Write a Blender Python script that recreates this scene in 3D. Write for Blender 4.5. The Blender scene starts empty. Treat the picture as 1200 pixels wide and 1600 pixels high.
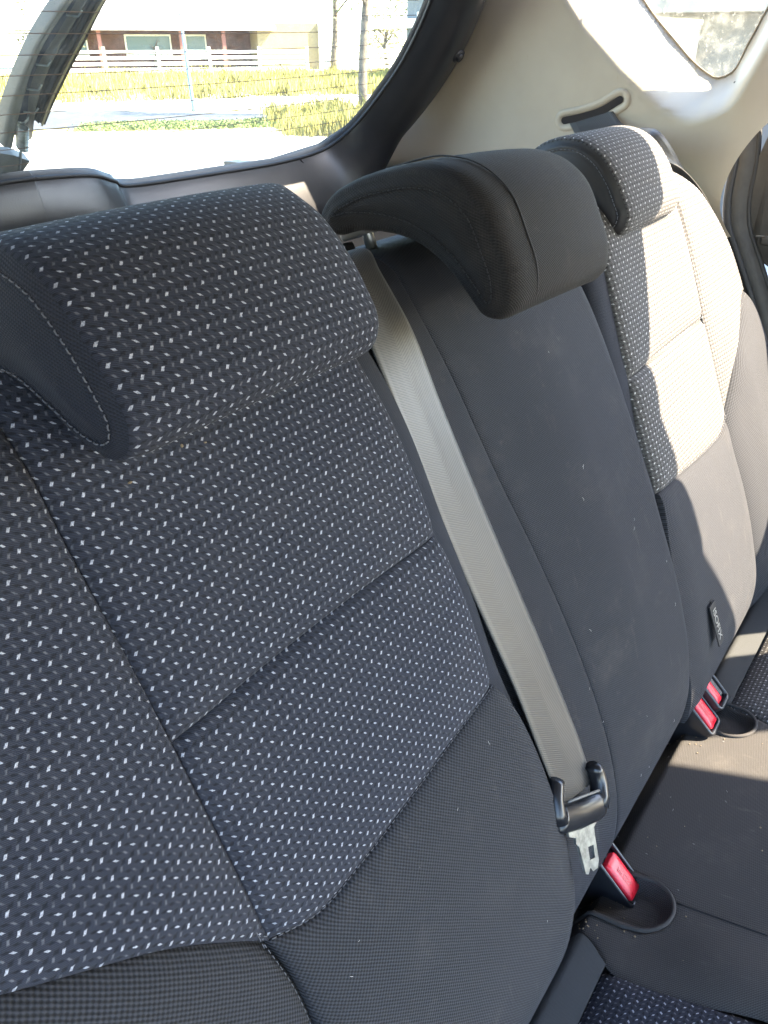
import bpy, bmesh, math, random
from mathutils import Vector, Matrix
random.seed(7)
sc = bpy.context.scene
col = sc.collection
R = math.radians
# ------------------------------------------------------------------ camera
PITCH, ANG = R(31), R(36)
fw = Vector((math.cos(ANG)*math.cos(PITCH), math.sin(ANG)*math.cos(PITCH), -math.sin(PITCH)))
rt = fw.cross(Vector((0, 0, 1))).normalized()
up = rt.cross(fw)
cd = bpy.data.cameras.new('camera'); cam = bpy.data.objects.new('camera', cd); col.objects.link(cam)
cam.matrix_world = Matrix(((rt.x, up.x, -fw.x, 0), (rt.y, up.y, -fw.y, -.12), (rt.z, up.z, -fw.z, .75), (0, 0, 0, 1)))
cd.sensor_fit = 'VERTICAL'; cd.sensor_height = 24; cd.lens = 24*1230/1600
cd.clip_start = .01; cd.clip_end = 2000
sc.camera = cam
# ------------------------------------------------------------------ light
SUN = Vector((.66, -.9, 1.0)).normalized()
w = bpy.data.worlds.new('World'); sc.world = w; w.use_nodes = True
nt = w.node_tree
sky = nt.nodes.new('ShaderNodeTexSky'); sky.sky_type = 'NISHITA'; sky.sun_disc = False
sky.sun_elevation = math.asin(SUN.z); sky.sun_rotation = math.atan2(SUN.x, SUN.y)
nt.links.new(sky.outputs[0], nt.nodes['Background'].inputs[0])
nt.nodes['Background'].inputs[1].default_value = .15
sl = bpy.data.lights.new('sun', 'SUN'); so = bpy.data.objects.new('sun', sl); col.objects.link(so)
sl.energy = 5; sl.angle = R(.5); sl.color = (1, .84, .63)
so.rotation_euler = SUN.to_track_quat('Z', 'Y').to_euler()
so.location = (3, -4, 6)
sc.view_settings.view_transform = 'Standard'; sc.view_settings.look = 'None'
sc.view_settings.gamma = 1; sc.view_settings.use_curve_mapping = False
sc.view_settings.exposure = 3.55
sc.cycles.max_bounces = 8; sc.cycles.diffuse_bounces = 5; sc.cycles.transparent_max_bounces = 16

# ------------------------------------------------------------------ tagging helpers
def tag(o, label=None, cat=None, group=None, kind=None):
    if label: o['label'] = label
    if cat: o['category'] = cat
    if group: o['group'] = group
    if kind: o['kind'] = kind
    return o
def thing(name, label, cat, loc=(0, 0, 0), group=None):
    o = bpy.data.objects.new(name, None); col.objects.link(o); o.location = loc
    o.empty_display_size = .02
    return tag(o, label, cat, group)
def obj(name, bm, mat, parent=None, smooth=True, keep=None):
    me = bpy.data.meshes.new(name)
    if isinstance(bm, tuple):
        vs, fs, uvs = bm
        me.from_pydata([tuple(v) for v in vs], [], fs)
        if uvs:
            ul = me.uv_layers.new(name='UVMap')
            for p in me.polygons:
                for li in p.loop_indices:
                    ul.data[li].uv = uvs[me.loops[li].vertex_index]
    else:
        bm.to_mesh(me); bm.free()
    for p in me.polygons: p.use_smooth = smooth
    me.materials.append(mat)
    o = bpy.data.objects.new(name, me); col.objects.link(o)
    if parent:
        o.parent = parent
        o.matrix_parent_inverse = Matrix.Translation(-parent_world(parent))
    return o
def parent_world(p):
    l = Vector(p.location)
    while p.parent:
        # children keep world-space meshes at origin, so only the root's location counts
        p = p.parent
        l = Vector(p.location)
    return l if p.type == 'EMPTY' else Vector((0, 0, 0))
def sub(name, bm, mat, parent, smooth=True):        # sub-part: parent is a mesh part
    o = obj(name, bm, mat, None, smooth)
    o.parent = parent
    return o

# ------------------------------------------------------------------ node helpers
class X:
    """tiny expression wrapper over math nodes"""
    def __init__(s, t, o): s.t, s.o = t, o
    def _m(s, op, *a, clamp=False):
        n = s.t.nodes.new('ShaderNodeMath'); n.operation = op; n.use_clamp = clamp
        for i, v in enumerate((s,)+a):
            if isinstance(v, X): s.t.links.new(v.o, n.inputs[i])
            else: n.inputs[i].default_value = v
        return X(s.t, n.outputs[0])
    def __add__(s, b): return s._m('ADD', b)
    def __radd__(s, b): return s._m('ADD', b)
    def __sub__(s, b): return s._m('SUBTRACT', b)
    def __rsub__(s, b): return (s*-1)+b
    def __mul__(s, b): return s._m('MULTIPLY', b)
    __rmul__ = __mul__
    def __truediv__(s, b): return s._m('DIVIDE', b)
    def sin(s): return s._m('SINE')
    def abs(s): return s._m('ABSOLUTE')
    def fract(s): return s._m('FRACT')
    def floor(s): return s._m('FLOOR')
    def lt(s, b): return s._m('LESS_THAN', b)
    def gt(s, b): return s._m('GREATER_THAN', b)
    def max(s, b): return s._m('MAXIMUM', b)
    def min(s, b): return s._m('MINIMUM', b)
    def pow(s, b): return s._m('POWER', b)
    def clamp(s): return s._m('ADD', 0.0, clamp=True)
    def ss(s, a, b):                                  # smoothstep, a>b allowed
        n = s.t.nodes.new('ShaderNodeMapRange'); n.interpolation_type = 'SMOOTHSTEP'
        s.t.links.new(s.o, n.inputs[0])
        if a < b:
            n.inputs[1].default_value = a; n.inputs[2].default_value = b
        else:
            n.inputs[1].default_value = b; n.inputs[2].default_value = a
            n.inputs[3].default_value = 1; n.inputs[4].default_value = 0
        return X(s.t, n.outputs[0])
def newmat(name):
    m = bpy.data.materials.new(name); m.use_nodes = True
    t = m.node_tree; b = t.nodes['Principled BSDF']
    return m, t, b
def coords(t, kind='UV'):
    c = t.nodes.new('ShaderNodeTexCoord'); s = t.nodes.new('ShaderNodeSeparateXYZ')
    t.links.new(c.outputs[kind], s.inputs[0])
    return c.outputs[kind], X(t, s.outputs[0]), X(t, s.outputs[1]), X(t, s.outputs[2])
def noise(t, vec, scale, detail=3, rough=.6):
    n = t.nodes.new('ShaderNodeTexNoise'); n.inputs['Scale'].default_value = scale
    n.inputs['Detail'].default_value = detail; n.inputs['Roughness'].default_value = rough
    if vec: t.links.new(vec, n.inputs['Vector'])
    return X(t, n.outputs['Fac'])
def mixc(t, f, a, b):
    n = t.nodes.new('ShaderNodeMix'); n.data_type = 'RGBA'
    if isinstance(f, X): t.links.new(f.o, n.inputs[0])
    else: n.inputs[0].default_value = f
    for v, k in ((a, 6), (b, 7)):
        if isinstance(v, tuple): n.inputs[k].default_value = v+(1,) if len(v) == 3 else v
        else: t.links.new(v, n.inputs[k])
    return n.outputs[2]
def bump(t, b, h, dist, strength=1):
    n = t.nodes.new('ShaderNodeBump'); n.inputs['Distance'].default_value = dist; n.inputs['Strength'].default_value = strength
    t.links.new(h.o, n.inputs['Height']); t.links.new(n.outputs[0], b.inputs['Normal'])
def simple(name, c, rough=.5, metal=0, var=.0, scale=30, bmp=0, bscale=300, coat=0):
    m, t, b = newmat(name)
    v, *_ = coords(t, 'Object')
    b.inputs['Roughness'].default_value = rough; b.inputs['Metallic'].default_value = metal
    if coat: b.inputs['Coat Weight'].default_value = coat
    if var:
        n = noise(t, v, scale, 4, .65).ss(.3, .7)
        c2 = tuple(min(1, k*(1+var)) for k in c); c1 = tuple(k*(1-var) for k in c)
        t.links.new(mixc(t, n, c1, c2), b.inputs['Base Color'])
    else: b.inputs['Base Color'].default_value = c+(1,)
    if bmp: bump(t, b, noise(t, v, bscale, 2), bmp)
    return m

TAU = 2*math.pi
def twill(t, x, y, k=1.0):
    return ((x*(TAU/.00052*k*.30)+y*(TAU/.00052*k)).sin()*.5+.5)
def fabric_fleck(name, base=(.0190, .0220, .033), fleck=(.40, .42, .48)):
    m, t, b = newmat(name)
    vec, x, y, _ = coords(t)
    # slight weave wander
    n0 = noise(t, vec, 60, 2); n1 = noise(t, vec, 75, 2)
    x = x+(n0-.5)*.0006; y = y+(n1-.5)*.0006
    nj = noise(t, vec, 700, 2)
    PX, PY = .0106, .0102
    def cell(ox, oy):
        a = (((x-ox)/PX).fract()-.5)*PX
        c = (((y-oy)/PY).fract()-.5)*PY
        return a, c
    def para(a, c, e1, e2, soft=.12):
        det = e1[0]*e2[1]-e1[1]*e2[0]
        al = (a*e2[1]-c*e2[0])/det; be = (c*e1[0]-a*e1[1])/det
        d = al.abs().max(be.abs())+(nj-.5)*.55
        return d.ss(.5+soft, .5-soft)
    mm = .001
    A = ((1.35*mm, 1.8*mm), (1.42*mm, -.40*mm)); B = ((1.05*mm, -1.6*mm), (1.6*mm, -.40*mm))
    a1, c1 = cell(PX/2, PY/2); a2, c2 = cell(0, 0)
    fl = para(a1, c1, *A).max(para(a2, c2, *B))
    # ghost flecks between the bright ones
    a3, c3 = cell(0+.0003, PY/2); a4, c4 = cell(PX/2+.0003, 0)
    gh = para(a3, c3, (1.0*mm, 1.9*mm), (1.1*mm, -.35*mm), .25).max(para(a4, c4, (.85*mm, -1.8*mm), (1.2*mm, -.35*mm), .25))
    # shade of the cloth's dents painted dark on a finer lattice
    a5, c5 = cell(PX*.25, PY*.72); a6, c6 = cell(PX*.77, PY*.22); a7, c7 = cell(PX*.24, PY*.2); a8, c8 = cell(PX*.75, PY*.7)
    dk = para(a5, c5, A[0], (2.2*mm, -.5*mm), .3).max(para(a6, c6, B[0], (2.3*mm, -.5*mm), .3)).max(para(a7, c7, B[0], (2.2*mm, -.5*mm), .3)).max(para(a8, c8, A[0], (2.2*mm, -.5*mm), .3))
    rnd = noise(t, vec, 330, 1).ss(.34, .56)
    tw = twill(t, x, y, .62)
    big = noise(t, vec, 9, 4)
    fine = noise(t, vec, 1500, 1)
    c0 = mixc(t, tw*.75+fine*.3, tuple(k*.55 for k in base), tuple(k*1.5 for k in base))
    c0 = mixc(t, dk*.75, c0, tuple(k*.22 for k in base))
    c0 = mixc(t, gh*.7*(.35+rnd*.65), c0, tuple(k*.30 for k in fleck))
    flc = mixc(t, fine.ss(.3, .7), tuple(k*.55 for k in fleck), fleck)
    c0 = mixc(t, fl*(.8+rnd*.2), c0, flc)
    dust = big.ss(.45, .78)*.035
    c0 = mixc(t, dust, c0, (.22, .20, .18))
    t.links.new(c0, b.inputs['Base Color'])
    b.inputs['Roughness'].default_value = .9
    b.inputs['Specular IOR Level'].default_value = .25
    b.inputs['Sheen Weight'].default_value = .02; b.inputs['Sheen Roughness'].default_value = .35
    bump(t, b, fl*1.1+gh*.5-dk*.8+tw*.35+fine*.3, .00045, .9)
    return m
def fabric_weave(name, base, pu=.0013, pv=.0011, amt=.55, stain=.3, rough=.85, stagger=True, dustc=(.25, .22, .19), depth=.0003):
    m, t, b = newmat(name)
    vec, x, y, _ = coords(t)
    n0 = noise(t, vec, 90, 2)
    x = x+(n0-.5)*.0008
    x, y = (x-y)*.7071, (x+y)*.7071
    sy = (y*(TAU/pv)).sin()
    if stagger:
        sx = (x*(TAU/pu)+(y*(TAU/pv/2)).sin().gt(0)*math.pi).sin()
    else: sx = (x*(TAU/pu)).sin()
    wv = ((sy*.8+sx*.55)*.5+.5).clamp()
    fine = noise(t, vec, 1400, 1)
    c0 = mixc(t, (wv*.8+fine*.25).clamp(), tuple(k*(1-amt) for k in base), tuple(k*(1+amt) for k in base))
    s1 = noise(t, vec, 14, 6, .7).ss(.5, .8); s2 = noise(t, vec, 55, 5, .7).ss(.6, .85)
    mp = t.nodes.new('ShaderNodeMapping'); mp.inputs['Scale'].default_value = (60, 11, 1); mp.inputs['Rotation'].default_value = (0, 0, .35); t.links.new(vec, mp.inputs[0])
    s3 = noise(t, mp.outputs[0], 1.0, 6, .75).ss(.58, .86)
    c0 = mixc(t, (s1*.10*stain+s2*.22*stain+s3*.34*stain)*(fine*.9+.35), c0, dustc)
    lint = noise(t, vec, 420, 2, .5).ss(.80, .86)
    c0 = mixc(t, lint*.5, c0, (.4, .38, .36))
    t.links.new(c0, b.inputs['Base Color'])
    b.inputs['Roughness'].default_value = rough
    b.inputs['Specular IOR Level'].default_value = .25
    b.inputs['Sheen Weight'].default_value = .02; b.inputs['Sheen Roughness'].default_value = .4
    bump(t, b, wv+fine*.4, depth, .9)
    return m

M = {}
M['fleck'] = fabric_fleck('fleck_fabric')  # base tinted bluish to carry the blue of the sky light
M['fleck_far'] = fabric_fleck('fleck_fabric_sunlit', (.060, .059, .059), (.60, .60, .60))  # same cloth for the far seat, sunlight put into its paler colours
M['canvas'] = fabric_weave('canvas_fabric', (.0142, .0158, .0205), .0021, .0017, .85, .8)
M['canvas_head'] = fabric_weave('head_fabric', (.0098, .0090, .0088), .0021, .0017, .85, .5)
M['rib'] = fabric_weave('ribbed_fabric', (.0190, .0205, .0250), .0026, .0020, .85, .6, stagger=False, depth=.0005)
M['rib2'] = fabric_weave('ribbed_fabric_dark', (.0190, .0205, .0250), .0028, .0021, .88, .2, stagger=False, depth=.0005)
M['cushion'] = fabric_weave('cushion_fabric', (.0430, .0410, .0400), .0021, .0017, .6, 1.2)
M['strip'] = fabric_weave('felt_strip', (.060, .064, .066), .0011, .0011, .2, .5)
M['side'] = fabric_weave('side_fabric', (.013, .0155, .023), .0017, .0015, .55, .2)
M['thread'] = simple('thread', (.10, .105, .12), .7)
M['thread_dark'] = simple('thread_dark', (.012, .012, .013), .8)
def belt_mat():
    m, t, b = newmat('belt_webbing')
    vec, x, y, _ = coords(t)       # x 0..1 across in metres, y along in metres
    ch = ((y+(x-.0235).abs()*.55)*(TAU/.0022)).sin()*.5+.5
    edge = (x-.0235).abs().ss(.0175, .0185)
    ribs = (y*(TAU/.0026)).sin().ss(-.2, .5)
    rmask = (((x*(TAU/.0078)).sin()).gt(0))
    wear = noise(t, vec, 18, 4).ss(.35, .7)
    band = y.ss(.03, .06)*y.ss(.20, .12)
    c = mixc(t, ch*.95, (.0165, .0155, .0148), (.048, .0455, .0425))
    c = mixc(t, ribs*rmask*band*.5*(1-edge), c, (.05, .048, .042))
    c = mixc(t, edge*.3, c, (.085, .083, .075))
    c = mixc(t, wear*.35, c, (.045, .044, .04))
    t.links.new(c, b.inputs['Base Color'])
    b.inputs['Roughness'].default_value = .42
    b.inputs['Sheen Weight'].default_value = .1
    bump(t, b, ch, .00015, .8)
    return m
M['belt'] = belt_mat()
M['plastic'] = simple('black_plastic', (.012, .013, .016), .28, 0, .2, 60)
M['plastic_dull'] = simple('trim_plastic', (.018, .018, .02), .48, 0, .25, 20, .0001, 900)
M['trim'] = simple('gate_plastic', (.026, .026, .028), .30, 0, .12, 20, .00012, 700)
M['door'] = simple('door_plastic', (.030, .028, .025), .6, 0, .3, 25, .0002, 600)
M['seal'] = simple('rubber_seal', (.010, .010, .011), .6)
M['red'] = simple('red_button', (.55, .012, .028), .35, 0, .15, 90)
M['metal'] = simple('latch_steel', (.33, .35, .35), .38, .9, .3, 120)
M['grey'] = simple('grey_plastic', (.12, .12, .115), .5)
M['hole'] = simple('gap_shade', (.01, .007, .007), .8)  # dark tone painted for the shade inside slot and joint
M['text'] = simple('tag_letters', (.24, .23, .21), .7)
M['tagc'] = simple('tag_cloth', (.010, .010, .011), .8)
M['crumb'] = simple('crumb', (.20, .15, .09), .8, 0, .3, 300)
def beige():
    m, t, b = newmat('beige_plastic')
    v, *_ = coords(t, 'Object')
    sm = noise(t, v, 7, 4).ss(.35, .75)
    c = mixc(t, sm, (.35, .305, .235), (.39, .345, .27))
    sc_ = noise(t, v, 40, 5, .75).ss(.66, .78)
    mp = t.nodes.new('ShaderNodeMapping'); mp.inputs['Scale'].default_value = (12, 90, 20); mp.inputs['Rotation'].default_value = (.6, .2, .3)
    t.links.new(v, mp.inputs[0])
    s2 = noise(t, mp.outputs[0], 2.2, 3).ss(.70, .76)
    c = mixc(t, sc_*.25+s2*.22, c, (.30, .22, .14))
    t.links.new(c, b.inputs['Base Color']); b.inputs['Roughness'].default_value = .5
    bump(t, b, noise(t, v, 900, 2), .00008)
    return m
M['beige'] = beige()
def glass(name, dirt_veil=0, tint=(.93, .97, .95)):
    m, t, b = newmat(name); t.nodes.remove(b)
    out = t.nodes['Material Output']
    tr = t.nodes.new('ShaderNodeBsdfTransparent'); tr.inputs[0].default_value = tint+(1,)
    gl = t.nodes.new('ShaderNodeBsdfGlossy'); gl.inputs['Roughness'].default_value = .02
    lw0 = t.nodes.new('ShaderNodeLayerWeight'); lw0.inputs[0].default_value = .5
    fx = (X(t, lw0.outputs['Facing']).pow(5.0)*.85+.035); lw = fx.o.node
    mx = t.nodes.new('ShaderNodeMixShader'); t.links.new(lw.outputs[0], mx.inputs[0]); t.links.new(tr.outputs[0], mx.inputs[1]); t.links.new(gl.outputs[0], mx.inputs[2])
    last = mx
    if dirt_veil:
        v, *_ = coords(t, 'Object')
        d = noise(t, v, 260, 3, .5).ss(.62, .72)*.5+noise(t, v, 60, 4).ss(.4, .8)*.22+(.06 if dirt_veil > .5 else .10)
        df = t.nodes.new('ShaderNodeBsdfDiffuse'); df.inputs[0].default_value = (.5, .48, .42, 1)
        tl = t.nodes.new('ShaderNodeBsdfTranslucent'); tl.inputs[0].default_value = (.5, .48, .42, 1)
        ad = t.nodes.new('ShaderNodeMixShader'); ad.inputs[0].default_value = .5
        t.links.new(df.outputs[0], ad.inputs[1]); t.links.new(tl.outputs[0], ad.inputs[2])
        m2 = t.nodes.new('ShaderNodeMixShader'); t.links.new((d*dirt_veil).clamp().o, m2.inputs[0])
        t.links.new(mx.outputs[0], m2.inputs[1]); t.links.new(ad.outputs[0], m2.inputs[2]); last = m2
    t.links.new(last.outputs[0], out.inputs[0])
    return m
M['glass'] = glass('rear_glass', .30)  # dust plus an even pale haze laid on to wash out the view
M['qglass'] = glass('dusty_glass', .8)

# ------------------------------------------------------------------ geometry helpers
REC = R(24)
V_ = Vector((0, math.sin(REC), math.cos(REC))); N_ = Vector((0, -math.cos(REC), math.sin(REC)))
def P(u, v, wz): return Vector((u, 0, 0))+V_*v+N_*wz
def lerp(a, b, t): return a+(b-a)*t
def sm(t): t = max(0, min(1, t)); return t*t*(3-2*t)
def cr(pts, t):
    """smooth curve through points, t in 0..1 by chord length"""
    n = len(pts); ds = [0]
    for i in range(1, n): ds.append(ds[-1]+math.dist(pts[i], pts[i-1]))
    T = t*ds[-1]; i = 0
    while i < n-2 and T > ds[i+1]: i += 1
    h = ds[i+1]-ds[i] or 1e-9; f = (T-ds[i])/h
    p1, p2 = pts[i], pts[i+1]
    p0 = pts[i-1] if i > 0 else [2*a-b for a, b in zip(p1, p2)]
    p3 = pts[i+2] if i+2 < n else [2*b-a for a, b in zip(p1, p2)]
    h0 = (ds[i]-ds[i-1]) if i > 0 else h; h3 = (ds[i+2]-ds[i+1]) if i+2 < n else h
    out = []
    for a, b, c, d in zip(p0, p1, p2, p3):
        m1 = ((c-b)/h*h0+(b-a)/h0*h)/(h0+h); m2 = ((d-c)/h3*h+(c-b)/h*h3)/(h3+h)
        f2, f3 = f*f, f*f*f
        out.append((2*f3-3*f2+1)*b+(f3-2*f2+f)*h*m1+(-2*f3+3*f2)*c+(f3-f2)*h*m2)
    return tuple(out)
def crp(pts, t):
    """closed smooth curve"""
    n = len(pts); ext = [pts[(i-3) % n] for i in range(n+7)]
    ds = [0]
    for i in range(1, len(ext)): ds.append(ds[-1]+math.dist(ext[i], ext[i-1]))
    a, b = ds[3], ds[3+n]
    return cr(ext, (a+(t % 1.0)*(b-a))/ds[-1])
def table(tab, x):
    """smooth 1-D table"""
    if x <= tab[0][0]: return tab[0][1]
    if x >= tab[-1][0]: return tab[-1][1]
    for i in range(len(tab)-1):
        if x <= tab[i+1][0]:
            x0, y0 = tab[i]; x1, y1 = tab[i+1]; h = x1-x0; f = (x-x0)/h
            s = (y1-y0)/h
            sa = (y0-tab[i-1][1])/(x0-tab[i-1][0]) if i > 0 else s
            sb = (tab[i+2][1]-y1)/(tab[i+2][0]-x1) if i+2 < len(tab) else s
            m1 = (s+sa)/2; m2 = (s+sb)/2
            f2, f3 = f*f, f*f*f
            return (2*f3-3*f2+1)*y0+(f3-2*f2+f)*h*m1+(-2*f3+3*f2)*y1+(f3-f2)*h*m2
def gridmesh(fn, n, m, uvf=None):
    vs, uvs, fs = [], [], []
    for j in range(m+1):
        for i in range(n+1):
            s, t = i/n, j/m
            vs.append(fn(s, t)); uvs.append(uvf(s, t) if uvf else (s, t))
    for j in range(m):
        for i in range(n):
            a = j*(n+1)+i; fs.append((a, a+1, a+n+2, a+n+1))
    return vs, fs, uvs
def coons(L, Rr, B, T):
    """L,Rr bottom->top, B,T left->right"""
    c00, c10, c01, c11 = L[0], Rr[0], L[-1], Rr[-1]
    def f(s, t):
        l, r, b, tt = cr(L, t), cr(Rr, t), cr(B, s), cr(T, s)
        return tuple((1-s)*l[k]+s*r[k]+(1-t)*b[k]+t*tt[k]-((1-s)*(1-t)*c00[k]+s*(1-t)*c10[k]+(1-s)*t*c01[k]+s*t*c11[k]) for k in (0, 1))
    return f
def panel(name, mat, parent, L, Rr, B, T, wf, seams=(1, 1, 1, 1), depth=.005, rad=.006, pillow=.003, n=60, m=60, swap=1, uoff=0, maker=None):
    """stitched panel over a quad of curves in (u,v); edges roll down into the seam"""
    f = coons(L, Rr, B, T)
    wd = math.dist(f(0, .5), f(1, .5)); ht = math.dist(f(.5, 0), f(.5, 1))
    def warp(s, k=.55):      # denser near edges
        return s-k*math.sin(2*math.pi*s)/(2*math.pi)
    pts = {}
    rows = []
    for j in range(m+1):
        row = []
        for i in range(n+1):
            s, t = warp(i/n), warp(j/m)
            u, v = f(s, t)
            d = [s*wd if seams[0] else 9, (1-s)*wd if seams[1] else 9, t*ht if seams[2] else 9, (1-t)*ht if seams[3] else 9]
            val = sum(math.exp(-(x/rad)) for x in d if x < .06)
            pil = pillow*min(1, min(d)/.035)**.6 if pillow else 0
            row.append((u, v, wf(u, v)-depth*min(1.3, val)+pil))
        rows.append(row)
    # skirt
    def sk(p): return (p[0], p[1], p[2]-.014)
    rows = [[sk(r[0])]+r+[sk(r[-1])] for r in rows]
    rows = [[sk(p) if 0 < k < len(rows[0])-1 else p for k, p in enumerate(rows[0])]]+rows+[[sk(p) if 0 < k < len(rows[-1])-1 else p for k, p in enumerate(rows[-1])]]
    NN, MM = len(rows[0]), len(rows)
    vs, uvs, fs = [], [], []
    for row in rows:
        # texture u = arc length along the row measured from its 'swap' end, on the seam side
        W = [P(*p) for p in row]
        acc = [0]*NN
        if swap > 0:
            acc[0] = row[0][0]
            for k in range(1, NN): acc[k] = acc[k-1]+math.hypot(row[k][0]-row[k-1][0], (row[k][2]-row[k-1][2]) if 1 < k < NN-1 else 0)
        else:
            acc[-1] = row[-1][0]
            for k in range(NN-2, -1, -1): acc[k] = acc[k+1]-math.hypot(row[k][0]-row[k+1][0], (row[k][2]-row[k+1][2]) if 0 < k < NN-2 else 0)
        for k in range(NN):
            vs.append(W[k]); uvs.append((acc[k]+uoff, row[k][1]))
    # flip orientation so normals face +w
    for j in range(MM-1):
        for i in range(NN-1):
            a = j*NN+i; fs.append((a, a+1, a+NN+1, a+NN))
    return obj(name, (vs, fs, uvs), mat, parent)
def tube(pts, r, sides=8, closed=False, cap=True, flat=1.0, updir=None):
    pts = [Vector(p) for p in pts]; n = len(pts); vs, fs = [], []
    nrm = None
    for i, p in enumerate(pts):
        a = pts[(i-1) % n] if (closed or i > 0) else p; b = pts[(i+1) % n] if (closed or i < n-1) else p
        d = (b-a).normalized()
        if nrm is None: nrm = Vector(updir) if updir else (Vector((0, 0, 1)) if abs(d.z) < .9 else Vector((1, 0, 0)))
        nrm = (nrm-d*nrm.dot(d)).normalized() if not updir else (Vector(updir)-d*Vector(updir).dot(d)).normalized()
        bi = d.cross(nrm)
        rr = r(i/(n-1)) if callable(r) else r
        for k in range(sides):
            q = 2*math.pi*k/sides
            vs.append(p+nrm*(math.cos(q)*rr*flat)+bi*(math.sin(q)*rr))
    m = n if closed else n-1
    for i in range(m):
        for k in range(sides):
            a = i*sides+k; b = i*sides+(k+1) % sides; c = ((i+1) % n)*sides+(k+1) % sides; d = ((i+1) % n)*sides+k
            fs.append((a, b, c, d))
    if cap and not closed:
        fs.append(tuple(range(sides-1, -1, -1))); fs.append(tuple((n-1)*sides+k for k in range(sides)))
    return vs, fs, None
def join(parts):
    vs, fs = [], []
    for v, f, *_ in parts:
        o = len(vs); vs += list(v); fs += [tuple(i+o for i in q) for q in f]
    return vs, fs, None
def box(c, ax, sz, bev=.0, taper=1.0, seg=3):
    """box centred c with axes ax (3 vectors) and full sizes sz; returned as bmesh"""
    bm = bmesh.new(); bmesh.ops.create_cube(bm, size=1)
    for v in bm.verts:
        k = taper if v.co.z < 0 else 1
        v.co = Vector((v.co.x*sz[0]*k, v.co.y*sz[1]*k, v.co.z*sz[2]))
    if bev: bmesh.ops.bevel(bm, geom=bm.edges[:]+bm.verts[:], offset=bev, segments=seg, profile=.6, affect='EDGES', clamp_overlap=True)
    Mx = Matrix((ax[0], ax[1], ax[2])).transposed()
    for v in bm.verts: v.co = Mx @ v.co+Vector(c)
    bmesh.ops.recalc_face_normals(bm, faces=bm.faces)
    return bm
def axbox(x0, x1, y0, y1, z0, z1):
    vs = [(x, y, z) for x in (x0, x1) for y in (y0, y1) for z in (z0, z1)]
    fs = [(0, 1, 3, 2), (4, 6, 7, 5), (0, 4, 5, 1), (2, 3, 7, 6), (0, 2, 6, 4), (1, 5, 7, 3)]
    return vs, fs, None
def stitches(curve3, nrm, length=.0030, gap=.0018, r=.00028, lift=.0003):
    """dashed thread along a polyline of 3-D points"""
    parts = []; acc = 0; on = True; seg = []
    pts = [Vector(p) for p in curve3]
    # resample
    L = [0]
    for a, b in zip(pts, pts[1:]): L.append(L[-1]+(b-a).length)
    def at(s):
        for i in range(len(L)-1):
            if s <= L[i+1]: return pts[i].lerp(pts[i+1], (s-L[i])/max(1e-9, L[i+1]-L[i]))
        return pts[-1]
    s = 0
    while s+length < L[-1]:
        a, b = at(s), at(s+length); n = nrm
        parts.append(tube([a, a+n*lift+(b-a)*.2, b+n*lift-(b-a)*.2, b], r, 5))
        s += length+gap
    return join(parts)
def solid(pts, nv, th):
    """extrude a planar polygon by thickness"""
    n = len(pts); a = [Vector(p) for p in pts]; b = [p+Vector(nv)*th for p in a]
    fs = [tuple(range(n-1, -1, -1)), tuple(range(n, 2*n))]+[(i, (i+1) % n, n+(i+1) % n, n+i) for i in range(n)]
    return a+b, fs, None

# ================================================================== OUTSIDE
GZ = -.62
def ground_mat():
    m, t, b = newmat('dry_ground')
    v, x, y, _ = coords(t, 'Object')
    n1 = noise(t, v, .6, 5, .65).ss(.35, .65); n2 = noise(t, v, 6, 5, .7).ss(.3, .7)
    c = mixc(t, n1, (.36, .30, .13), (.46, .41, .24)); c = mixc(t, n2*.4, c, (.26, .24, .12))
    t.links.new(c, b.inputs['Base Color']); b.inputs['Roughness'].default_value = .95
    return m
M['ground'] = ground_mat()
M['concrete'] = simple('pale_concrete', (.42, .41, .38), .9, 0, .15, 3)
M['asphalt'] = simple('asphalt', (.045, .05, .062), .9, 0, .3, 4)  # asphalt darkened and blued, carrying the road's shade in its colour
M['grassg'] = simple('green_grass', (.14, .17, .055), .9, 0, .4, 3)
M['grassy'] = simple('dry_grass', (.27, .24, .065), .9, 0, .65, 1.3)
def flat(name, pts, z, mat):
    vs = [(x, y, z) for x, y in pts]
    o = obj(name, (vs, [tuple(range(len(vs)))], None), mat, None, False); tag(o, kind='structure'); return o
flat('ground', [(-400, -400), (400, -400), (400, 600), (-400, 600)], GZ, M['ground'])
flat('bounce_cut_ground', [(-40, -40), (6, -40), (6, -1.5), (2.2, .9), (-40, 1.0)], GZ+.004, M['asphalt'])  # unseen dark ground, added to cut warm bounce into the cabin
flat('driveway', [(-12, 1.1), (2.3, 1.0), (6.2, -1.2), (9.5, 3), (11.5, 8.5), (8.3, 12.5), (3, 16), (-12, 20)], GZ+.006, M['concrete'])
flat('road', [(-14, 30), (3, 17.2), (9.2, 13.6), (13, 11.2), (13.8, 12.4), (12.0, 16.6), (9, 20.5), (-8, 40)], GZ+.010, M['asphalt'])
flat('path', [(11.0, 17.5), (16.5, 11.5), (21, 14.0), (15.6, 22.5)], GZ+.014, M['concrete'])

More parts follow.
